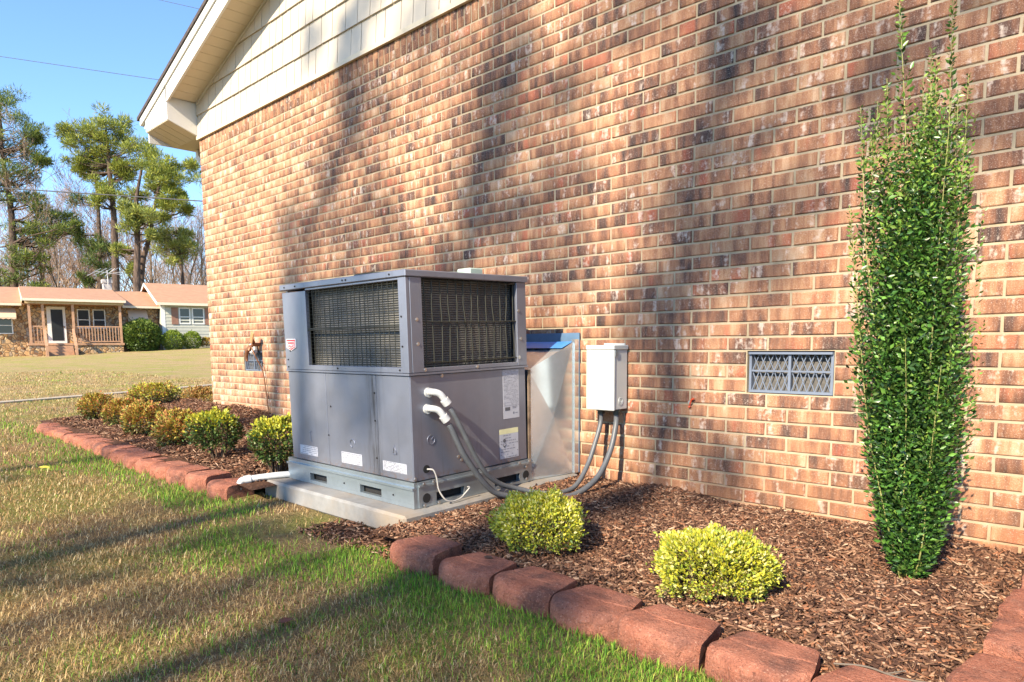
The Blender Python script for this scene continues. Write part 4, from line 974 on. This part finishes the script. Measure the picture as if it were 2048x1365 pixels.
def rail(x0, x1, n):
    rt_ = hp('porch_railing', m_wood)(x0, x1, -1.96, -1.90, 2.04, 2.11); hp('lower_rail', m_wood, rt_)(x0, x1, -1.955, -1.905, 1.20, 1.26)
    for i in range(n):
        x = x0 + (i + .5) * (x1 - x0) / n; hp('baluster', m_wood, rt_)(x - .022, x + .022, -1.953, -1.907, 1.262, 2.038)
rail(-.068, 2.158, 15); rail(-2.118, -1.612, 3)
for i in range(5): hp('porch_step', m_wood)(-1.45, -.25, -2.06 - (i + 1) * .26, -2.06 - i * .26, .2 - .0 * i, .99 - i * .165)
for x in (-1.53, -.17):
    MB().add([(x - .06, -2.0, 1.95), (x + .06, -2.0, 1.95), (x + .06, -3.3, .95), (x - .06, -3.3, .95), (x - .06, -2.0, 1.75), (x + .06, -2.0, 1.75), (x + .06, -3.3, .75), (x - .06, -3.3, .75)], [(0, 1, 2, 3), (4, 7, 6, 5), (0, 4, 5, 1), (3, 2, 6, 7), (0, 3, 7, 4), (1, 5, 6, 2)]).build('stair_rail', m_wood, nh)
    hp('newel_post', m_wood)(x - .065, x + .065, -3.43, -3.302, .1, 1.0)
    hp('stair_skirt', m_wood)(x - .03, x + .03, -3.30, -2.06, .15, .74)
# door and windows
dr = hp('front_door', m_frame)(-1.30, -.38, -.06, -.002, 1.14, 3.27); hp('pane', m_glass, dr)(-1.10, -.52, -.075, -.061, 1.30, 3.10)
hp('door_handle', m_shut, dr)(-.50, -.46, -.09, -.061, 2.05, 2.15)
def window(x0, x1, z0, z1, y):
    w = MB(); t = .055
    w.box(x0, x1, y - .05, y - .002, z1 - t, z1); w.box(x0, x1, y - .06, y - .002, z0, z0 + t); w.box(x0, x0 + t, y - .049, y - .002, z0 + t, z1 - t); w.box(x1 - t, x1, y - .049, y - .002, z0 + t, z1 - t)
    zm = z0 + (z1 - z0) * .45; w.box(x0 + t, x1 - t, y - .045, y - .012, zm - .02, zm + .02)
    w = w.build('window', m_frame, nh)
    hp('pane', m_glass, w)(x0 + t, x1 - t, y - .020, y - .012, z0 + t, zm - .021); hp('pane', m_glass, w)(x0 + t, x1 - t, y - .032, y - .024, zm + .021, z1 - t)
window(.20, .85, 2.02, 3.15, 0); window(1.0, 1.66, 2.02, 3.15, 0); window(-4.6, -2.93, 1.68, 2.75, 0); window(2.9, 3.85, 1.7, 2.9, 0)
window(5.58, 6.22, 2.30, 3.32, -1.0); window(6.34, 7.04, 2.30, 3.32, -1.0)
def awning(x0, x1, zt, zb, y0):
    aw = MB(); aw.add([(x0, y0, zt), (x1, y0, zt), (x1, y0 - .7, zb), (x0, y0 - .7, zb), (x0, y0, zt + .03), (x1, y0, zt + .03), (x1, y0 - .7, zb + .03), (x0, y0 - .7, zb + .03)], [(0, 1, 2, 3), (4, 7, 6, 5), (0, 4, 5, 1), (3, 2, 6, 7), (0, 3, 7, 4), (1, 5, 6, 2)])
    n = 9
    for i in range(n): xa = x0 + i * (x1 - x0) / n; xb = x0 + (i + 1) * (x1 - x0) / n; aw.prism([(xa, zb), (xb, zb), (xb, zb - .05), ((xa + xb) / 2, zb - .10), (xa, zb - .05)], y0 - .71, y0 - .70)
    aw.build('awning', m_awn, nh)
awning(-4.9, -2.75, 3.10, 2.58, 0.); awning(2.85, 3.9, 3.16, 2.58, 0.)
# siding wing
hp('wing_wall', m_sid)(4.60, 10.5, -1.0, 7.0, -.3, 3.52)
MB().prism([(-1.0, 3.521), (7.0, 3.521), (3.0, 4.98)], 4.60, 4.9, 'x').build('wing_gable', m_sid, nh)
for i in range(15): MB().prism([(-1.001, .45 + i * .205), (-1.03, .45 + i * .205), (-1.012, .45 + i * .205 + .2), (-1.001, .45 + i * .205 + .2)], 4.78, 10.5, 'x').build('siding_board', m_sid, nh)
wr = MB(); roof_slab(wr, 4.3, 10.8, -1.45, 3.62, 3.0, 5.10); roof_slab(wr, 4.3, 10.8, 7.45, 3.62, 3.003, 5.10); wr.build('wing_roof', m_roof2, nh)
hp('wing_fascia', m_cream2)(4.3, 10.8, -1.49, -1.453, 3.44, 3.60); hp('wing_soffit', plain('shade_soffit', (.42, .36, .26), .7))(4.6, 10.5, -1.45, -1.04, 3.46, 3.48)
for s_, ye in ((1, -1.45), (-1, 7.45)):
    MB().add([(4.27, ye, 3.42), (4.27, 3.0, 4.92), (4.27, 3.0, 5.09), (4.27, ye, 3.61), (4.298, ye, 3.42), (4.298, 3.0, 4.92), (4.298, 3.0, 5.09), (4.298, ye, 3.61)], [(0, 1, 2, 3), (4, 7, 6, 5), (0, 4, 5, 1), (3, 2, 6, 7), (0, 3, 7, 4), (1, 5, 6, 2)]).build('rake_board', m_frame, nh)
hp('corner_board', m_frame)(4.585, 4.78, -1.035, -.9, -.2, 3.44)
for x in (5.14, 7.10): hp('shutter', m_shut)(x, x + .38, -1.06, -1.031, 2.28, 3.33)
ch = MB(); ch.box(2.05, 2.52, 3.6, 4.4, 4.2, 5.05); ch.box(2.0, 2.57, 3.55, 4.45, 5.053, 5.28); ch = ch.build('chimney', plain('grey_chimney', (.40, .39, .37), .9, var=.3, scale=5), nh)
an = MB(); an.tube([(2.3, 3.5, 4.9), (2.3, 3.5, 5.85)], .025, 6)
for k in range(4): an.tube([(1.15 + k * .36, 3.2, 5.42 + k * .05), (2.0 + k * .33, 3.9, 5.98 + k * .03)], .018, 5)
an.tube([(1.6, 3.5, 5.75), (3.1, 3.6, 5.62)], .02, 5); an.tube([(2.3, 3.5, 5.6), (3.2, 3.4, 5.8)], .015, 5); an.tube([(2.2, 3.5, 5.5), (2.7, 3.2, 5.95)], .015, 5)
an.build('antenna', plain('aluminium', (.6, .6, .58), .5, .5), ch)
def hloc(s, d): 
    v = Matrix.Rotation(HR, 3, 'Z') @ Vector((s, -d, 0)); x, y = HP.x + v.x, HP.y + v.y; return (x, y, float(lawn_z(x, y)) - .03)
GB = [(.07, .12, .025), (.11, .17, .03), (.16, .22, .04), (.22, .26, .05)]; GB2 = [(.16, .24, .03), (.22, .30, .04), (.28, .34, .05)]; GBL = [(.06, .10, .02), (.10, .16, .03)]
dome_bush('clipped_bush', hloc(3.35, 1.6), 1.02, 1.75, 5200, GB, GBL, .16, 'big clipped dark green bush beside the porch of the neighbouring house', 'bush', 71, None, 8, 0, low_k=.1, lump=.05, drop=.9)
dome_bush('clipped_bush', hloc(4.98, 2.0), .58, 1.08, 3200, GB2, GB, .10, 'round clipped light green bush, left of the pair under the siding wing', 'bush', 72, 'clipped bushes at the neighbour', 6, 0, lump=.04, drop=.9)
dome_bush('clipped_bush', hloc(6.05, 2.0), .50, 1.0, 2800, GB2, GB, .10, 'round clipped light green bush, right of the pair under the siding wing', 'bush', 73, 'clipped bushes at the neighbour', 6, 0, lump=.04, drop=.9)
dome_bush('clipped_bush', hloc(6.95, 1.8), .32, .62, 1400, NT_, NL, .10, 'small reddish bush at the end of the siding wing', 'bush', 74, None, 6, 0, lump=.1)

# ------------------------------------------------------------------ trees
CAMP = np.array(_m.translation); cR, cU, cF = (np.array(v) for v in (_R, _U, _f))
def at(px, py, dep): return CAMP + (cR * (px - 1024) / 1391.7 + cU * (833.1 - py) / 1391.7 + cF) * dep
def ground_at(px, dep):
    p = at(px, 700, dep); return np.array([p[0], p[1], float(lawn_z(p[0], p[1])) - .2])
PG = np.array([(.24, .28, .05), (.31, .34, .06), (.18, .23, .045), (.38, .38, .08), (.12, .16, .04)]); PD = np.array([(.08, .125, .035), (.11, .16, .04), (.055, .09, .03), (.16, .19, .05)])
def needles(clumps, r, pal, per, L0, W0):
    C_, D_, L_, c_ = [], [], [], []
    for (c, rx, rz) in clumps:
        n = int(per); v = unit(r.normal(size=(n, 3))); q = r.uniform(.15, 1.0, n) ** .6
        p = np.array(c) + v * q[:, None] * np.array([rx, rx, rz]) + r.normal(0, .12, (n, 3)) * rx
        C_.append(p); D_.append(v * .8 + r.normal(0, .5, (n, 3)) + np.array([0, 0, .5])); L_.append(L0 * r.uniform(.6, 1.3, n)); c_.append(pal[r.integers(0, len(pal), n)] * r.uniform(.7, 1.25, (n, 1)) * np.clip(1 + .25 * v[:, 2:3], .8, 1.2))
    C_, D_, L_, c_ = map(np.concatenate, (C_, D_, L_, c_)); return leaf_mesh('crown', C_, D_, L_, np.full(len(L_), W0) * (L_ / L0), MAT['needle'], c_, .1, r)
def pine(name, trunk, r0, clumps, label, seed, pal, group, per=170, L0=.42, W0=.05, limbs=True, cat='tree'):
    """trunk: list of points base to top; clumps: (centre, rx, rz)"""
    r = np.random.default_rng(seed); base = np.array(trunk[0]); root = empty(name, base, label, cat, group)
    T_ = [Vector(np.array(p) - base) for p in trunk]; S_ = spline(T_, 6); n = len(S_)
    MB().tube(S_, [r0 * (1 - .8 * i / n) for i in range(n)], 8).build('trunk', MAT['bark'], root)
    cl = [(np.array(c) - base, a, b) for c, a, b in clumps]
    mb = MB(); SA = np.array([list(p) for p in S_])
    for c, a, b in cl:
        k = int(np.argmin(np.linalg.norm(SA - (c - np.array([0, 0, np.linalg.norm((c - SA[0])[:2]) * .1 + .6 * a])), axis=1))); s = SA[k]
        m = (s + c) / 2 + np.array([0, 0, -.10 * np.linalg.norm(c - s)]) + r.normal(0, .05, 3) * np.linalg.norm(c - s)
        rr = r0 * (1 - .8 * k / n) * .38
        mb.tube(spline([Vector(s), Vector(m), Vector(c)], 3), [rr, rr * .85, rr * .7, rr * .55, rr * .45, rr * .35, rr * .2], 5)
        for _ in range(2):
            e = c + unit(r.normal(size=3)) * a * .8; mb.tube([Vector(m * .4 + c * .6), Vector((m * .4 + c * .6 + e) / 2 + r.normal(0, .1, 3) * a), Vector(e)], [rr * .35, rr * .25, rr * .12], 4)
    mb.build('limbs', MAT['bark'], root)['kind'] = 'stuff'
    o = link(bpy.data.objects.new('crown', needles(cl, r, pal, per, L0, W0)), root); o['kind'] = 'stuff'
    return root
def pclumps(lst, dep, seed, sub=6):
    """clump centres given where they stand; each is broken into a few smaller puffs"""
    r = np.random.default_rng(seed); out = []; k = dep / 1391.7
    for px, py, rp in lst:
        c0 = at(px, py, dep + r.uniform(-1.5, 1.5))
        for _ in range(sub):
            out.append((c0 + r.normal(0, .75, 3) * rp * k * np.array([1, 1, .6]), rp * k * r.uniform(.35, .8), rp * k * r.uniform(.25, .5)))
    return out
TG = 'tall pines behind the neighbouring house'
d1, d2, d3 = 64, 60, 57
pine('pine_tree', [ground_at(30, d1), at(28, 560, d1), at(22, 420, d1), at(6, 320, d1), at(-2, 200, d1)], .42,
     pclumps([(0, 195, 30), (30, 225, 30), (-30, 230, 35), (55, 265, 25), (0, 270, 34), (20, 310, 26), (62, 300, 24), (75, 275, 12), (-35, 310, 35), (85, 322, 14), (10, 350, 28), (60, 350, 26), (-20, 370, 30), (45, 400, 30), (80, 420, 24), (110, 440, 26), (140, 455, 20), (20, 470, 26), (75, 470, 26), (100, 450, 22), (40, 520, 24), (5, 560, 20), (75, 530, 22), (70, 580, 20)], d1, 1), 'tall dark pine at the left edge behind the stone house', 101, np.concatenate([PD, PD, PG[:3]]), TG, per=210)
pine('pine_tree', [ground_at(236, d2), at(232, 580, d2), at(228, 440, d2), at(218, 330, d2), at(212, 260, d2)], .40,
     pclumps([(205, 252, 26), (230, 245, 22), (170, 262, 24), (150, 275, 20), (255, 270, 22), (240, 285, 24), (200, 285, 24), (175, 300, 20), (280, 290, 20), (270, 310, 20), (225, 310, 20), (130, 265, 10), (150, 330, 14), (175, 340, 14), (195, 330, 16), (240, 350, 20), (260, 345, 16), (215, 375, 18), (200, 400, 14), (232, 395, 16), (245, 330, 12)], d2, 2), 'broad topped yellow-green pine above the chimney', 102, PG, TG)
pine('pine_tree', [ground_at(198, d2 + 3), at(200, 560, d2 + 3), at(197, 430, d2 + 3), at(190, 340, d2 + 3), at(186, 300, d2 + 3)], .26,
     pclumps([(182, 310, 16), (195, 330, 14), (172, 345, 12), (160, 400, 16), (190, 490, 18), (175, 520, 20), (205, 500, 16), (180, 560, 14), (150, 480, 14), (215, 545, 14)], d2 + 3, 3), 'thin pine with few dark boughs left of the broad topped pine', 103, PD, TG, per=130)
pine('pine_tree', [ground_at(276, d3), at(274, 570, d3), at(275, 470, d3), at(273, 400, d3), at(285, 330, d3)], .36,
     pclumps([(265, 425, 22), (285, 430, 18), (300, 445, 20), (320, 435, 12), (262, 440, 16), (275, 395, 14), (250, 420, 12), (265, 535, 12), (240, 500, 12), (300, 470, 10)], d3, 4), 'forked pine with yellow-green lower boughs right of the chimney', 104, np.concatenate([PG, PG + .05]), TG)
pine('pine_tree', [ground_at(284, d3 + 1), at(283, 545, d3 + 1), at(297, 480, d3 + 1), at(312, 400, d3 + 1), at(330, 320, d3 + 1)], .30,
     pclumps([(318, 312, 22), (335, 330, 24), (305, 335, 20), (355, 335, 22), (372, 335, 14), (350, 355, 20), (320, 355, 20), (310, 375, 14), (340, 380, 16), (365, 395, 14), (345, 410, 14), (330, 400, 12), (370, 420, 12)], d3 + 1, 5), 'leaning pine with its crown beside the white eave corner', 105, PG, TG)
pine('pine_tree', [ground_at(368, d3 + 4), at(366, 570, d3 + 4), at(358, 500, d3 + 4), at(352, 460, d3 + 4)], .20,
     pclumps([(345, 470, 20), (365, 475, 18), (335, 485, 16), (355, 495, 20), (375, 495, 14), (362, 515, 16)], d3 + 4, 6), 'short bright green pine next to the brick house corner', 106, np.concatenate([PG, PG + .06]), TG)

# leafless trees
def bare(seed, H, lean=0.):
    r = np.random.default_rng(seed); V, T_, C_ = [], [], []
    def tube3(p, q, a, b, n, col):
        d = q - p; L = np.linalg.norm(d); d = d / max(L, 1e-6); x = unit(np.cross(d, [.3, .9, .2])); y = np.cross(d, x); k0 = len(V)
        for (c, rr) in ((p, a), (q, b)):
            for j in range(n): th = 2 * np.pi * j / n; V.append(c + (x * np.cos(th) + y * np.sin(th)) * rr); C_.append(col)
        for j in range(n): T_.append((k0 + j, k0 + (j + 1) % n, k0 + n + (j + 1) % n)); T_.append((k0 + j, k0 + n + (j + 1) % n, k0 + n + j))
    base = np.array([.20, .155, .12]) * r.uniform(.6, 1.3); tw = np.array([.34, .25, .19])
    def grow(p, d, L, rr, lev):
        n = 4 if lev == 0 else 3; m = 5 if lev == 0 else 3; q = p
        for i in range(m):
            d2 = unit(d + r.normal(0, .10 + .05 * lev, 3) + np.array([0, 0, .06 * lev])); q2 = q + d2 * L / m; ra = rr * (1 - .75 * i / m); rb = rr * (1 - .75 * (i + 1) / m); ra, rb = max(ra, .016), max(rb, .014)
            tube3(q, q2, ra, rb, n if lev < 2 else 3, base * (1 - .3 * lev) + tw * .3 * lev if lev < 3 else tw); q, d = q2, d2
            if lev < 3 and (lev > 0 or i >= 1):
                for _ in range(int(r.integers(2, 4 if lev < 2 else 4))):
                    a = r.uniform(.45, 1.0); s = unit(np.cross(d, r.normal(size=3))); grow(q, unit(d * np.cos(a) + s * np.sin(a) + np.array([0, 0, .25])), L * r.uniform(.32, .55) * (1 - .35 * i / m), rb * r.uniform(.4, .65), lev + 1)
    grow(np.array([0, 0, 0.]), unit(np.array([lean, lean * .4, 1.])), H, H * .0115, 0)
    return np.array(V), np.array(T_), np.clip(np.array(C_), 0, 1)
BV = [bare(s, H, l) for s, H, l in ((1, 17, .04), (2, 19, -.08), (3, 15, .10), (4, 18, 0.), (5, 13, -.12))]
bm_ = [fast_mesh('bare_tree', V, T_, MAT['twig'], C_) for V, T_, C_ in BV]
spots = [(58, 70, 0), (96, 66, 1), (120, 72, 3), (150, 68, 2), (165, 75, 0), (188, 70, 4), (212, 73, 1), (250, 68, 3), (262, 76, 2), (305, 66, 0), (322, 72, 1), (340, 68, 4), (352, 76, 3), (378, 70, 2), (392, 66, 0), (404, 73, 1), (8, 74, 3), (75, 78, 4), (290, 80, 0), (135, 82, 1), (228, 84, 2), (365, 82, 3), (40, 86, 0), (175, 88, 3)]
tone = {0: 'upright', 1: 'tall', 2: 'leaning', 3: 'straight', 4: 'short'}
for i, (px, dep, k) in enumerate(spots):
    o = bpy.data.objects.new('bare_tree', bm_[k]); link(o); g = ground_at(px, dep); o.location = g; s = RND.uniform(.62, .85); o.scale = (s, s, s); o.rotation_euler = (0, 0, RND.uniform(0, 6.28))
    tag(o, 'leafless grey-brown woodland tree among the pines behind the stone house', 'tree', 'leafless trees behind the neighbouring house')
# the wood behind reads as one mass of thin trunks and twigs
wv, wt, wc, nb_ = [], [], [], 0; r = np.random.default_rng(77)
for i in range(140):
    V, T_, C_ = BV[r.integers(0, 5)]; p = ground_at(r.uniform(-300, 800), r.uniform(84, 135)); a = r.uniform(0, 6.28); s = r.uniform(.55, .85)
    ca, sa = np.cos(a), np.sin(a); Q = V @ np.array([[ca, sa, 0], [-sa, ca, 0], [0, 0, 1]]) * s + p
    wv.append(Q); wt.append(T_ + nb_); wc.append(C_ * np.array([1.25, 1.1, 1.0])); nb_ += len(Q)
tag(link(bpy.data.objects.new('far_wood', fast_mesh('far_wood', np.concatenate(wv), np.concatenate(wt), MAT['twig'], np.concatenate(wc)))), 'far mass of bare winter woodland behind the houses', 'woodland', kind='stuff')
n = 22000; px = r.uniform(-300, 820, n); dep = r.uniform(70, 120, n); B_ = np.array([ground_at(a, b) for a, b in zip(px[:400], dep[:400])]); idx = r.integers(0, 400, n); b = B_[idx] + r.normal(0, 2.2, (n, 3)) * np.array([1, 1, 0]); b[:, 2] += np.abs(r.normal(0, 2.4, n))
D = unit(r.normal(0, .45, (n, 3)) + np.array([0, 0, 1.])); L = r.uniform(.8, 2.2, n)
tag(link(bpy.data.objects.new('undergrowth', leaf_mesh('undergrowth', b, D, L, np.full(n, .07), MAT['twig'], pick(r, [(.40, .28, .18), (.30, .21, .14), (.46, .33, .20), (.22, .20, .08)], n), .05, r))), 'tan winter undergrowth below the bare trees', 'undergrowth', kind='stuff')

# overhead lines
def wire(p, q, sag, rr, label):
    p, q = np.array(p), np.array(q); d = q - p; pts = [p + d * t + np.array([0, 0, -sag * 4 * t * (1 - t)]) for t in np.linspace(0, 1, 15)]
    tag(MB().tube([Vector(x) for x in pts], rr, 5).build('power_line', plain('cable', (.05, .05, .055), .6)), label, 'power line', 'overhead lines')
wire(at(-700, 10, 25), at(900, 246, 25), .0, .010, 'thin overhead line crossing the sky left of the roof')
wire(at(-700, 330, 25), at(1000, 442, 25), .0, .022, 'thick lower overhead cable crossing in front of the pines')
wire(at(-300, -140, 25), at(900, 132, 25), .0, .008, 'topmost thin overhead line touching the roof edge')

# ------------------------------------------------------------------ pines behind the photographer: they stand towards the sun and shade wall and lawn
def towards_sun(wx, wz, t): k = t / 1.0; return np.array([wx + .2 * k, -k, wz + .68 * k])
def shade_pine(wxz_trunk, clumps, t, label, seed, r0):
    r = np.random.default_rng(seed); top = [towards_sun(a, b, t) for a, b in wxz_trunk]; b0 = np.array(top[0]); base = np.array([b0[0] + .15, b0[1], float(lawn_z(b0[0], b0[1])) - .1])
    cl = []
    for wx, wz, rr in clumps:
        c = towards_sun(wx, wz, t + r.uniform(-1.2, 1.2)); cl.append((c, rr * 1.05, rr * .9))
    for a, b in zip(wxz_trunk[:-1], wxz_trunk[1:]):
        for q in (.15, .5, .85):
            if r.random() < .75: cl.append((towards_sun(a[0] + (b[0] - a[0]) * q + r.normal(0, .22), a[1] + (b[1] - a[1]) * q, t + r.uniform(-.8, .8)), r.uniform(.08, .18), r.uniform(.08, .18)))
    return pine('shade_pine', [base, (base + b0) / 2 + np.array([.08, 0, 0]), *top], r0, cl, label, seed, PG, 'pines behind the photographer', per=80, L0=.22, W0=.035)
shade_pine([(-1.95, -2.6), (-1.90, -1.0), (-1.7, .6), (-1.35, 2.0), (-1.2, 3.0)], [(-1.32, 2.2, .26), (-1.24, 1.84, .24), (-1.1, 2.35, .16), (-1.7, 2.75, .26), (-2.0, 2.95, .2), (-1.5, 1.45, .28), (-.72, 2.15, .14), (-.64, 1.7, .17), (-.72, 1.22, .22), (-.95, 1.42, .22), (-1.3, .2, .22), (-1.0, -.3, .25), (-1.1, -1.2, .2), (-2.3, -1.4, .22), (-1.2, 3.3, .3), (-.3, 2.6, .2), (-1.62, -1.75, .2), (-1.05, -1.80, .16), (-2.1, -1.75, .16), (-1.5, -1.3, .12), (-1.0, -2.3, .2)], 17, 'leaning pine behind the photographer whose shade crosses the left lawn', 201, .15)
shade_pine([(-.50, -2.6), (-.40, -1.6), (-.24, -.68), (.06, .3), (.15, 1.5), (.45, 2.3)], [(.07, 1.85, .22), (.07, 1.45, .27), (.19, 1.16, .26), (.45, 2.0, .24), (.5, 1.55, .27), (.48, 2.3, .17), (.82, 1.88, .22), (.66, 1.33, .22), (1.13, 1.85, .12), (1.45, 1.6, .10), (-.06, .95, .17), (.5, 1.15, .2), (1.5, 2.1, .14), (1.0, 2.4, .16), (.0, 2.5, .16), (-.30, -.55, .16), (-.22, -1.1, .2), (.4, -1.5, .16), (.8, -1.9, .16), (-.1, -2.1, .18), (.6, -2.5, .2), (.0, -1.65, .2), (-.25, -1.4, .18), (.1, -1.02, .15), (.25, -1.85, .14)], 16, 'pine behind the photographer shading the middle of the wall', 202, .14)
shade_pine([(-4.4, -3.0), (-4.35, -.5), (-4.05, 1.0), (-3.4, 2.0), (-2.7, 2.7), (-2.6, 3.6)], [(-3.68, 1.75, .27), (-3.36, 2.05, .3), (-3.2, 1.52, .28), (-2.95, 2.25, .3), (-2.7, 2.72, .26), (-2.5, 2.55, .24), (-2.65, 3.28, .16), (-3.95, 1.22, .2), (-2.8, 1.62, .3), (-2.5, 1.9, .2), (-3.3, 3.3, .12), (-2.2, 1.4, .2), (-3.7, 1.3, .22)], 18, 'far leaning pine behind the photographer shading the left of the wall', 203, .10)
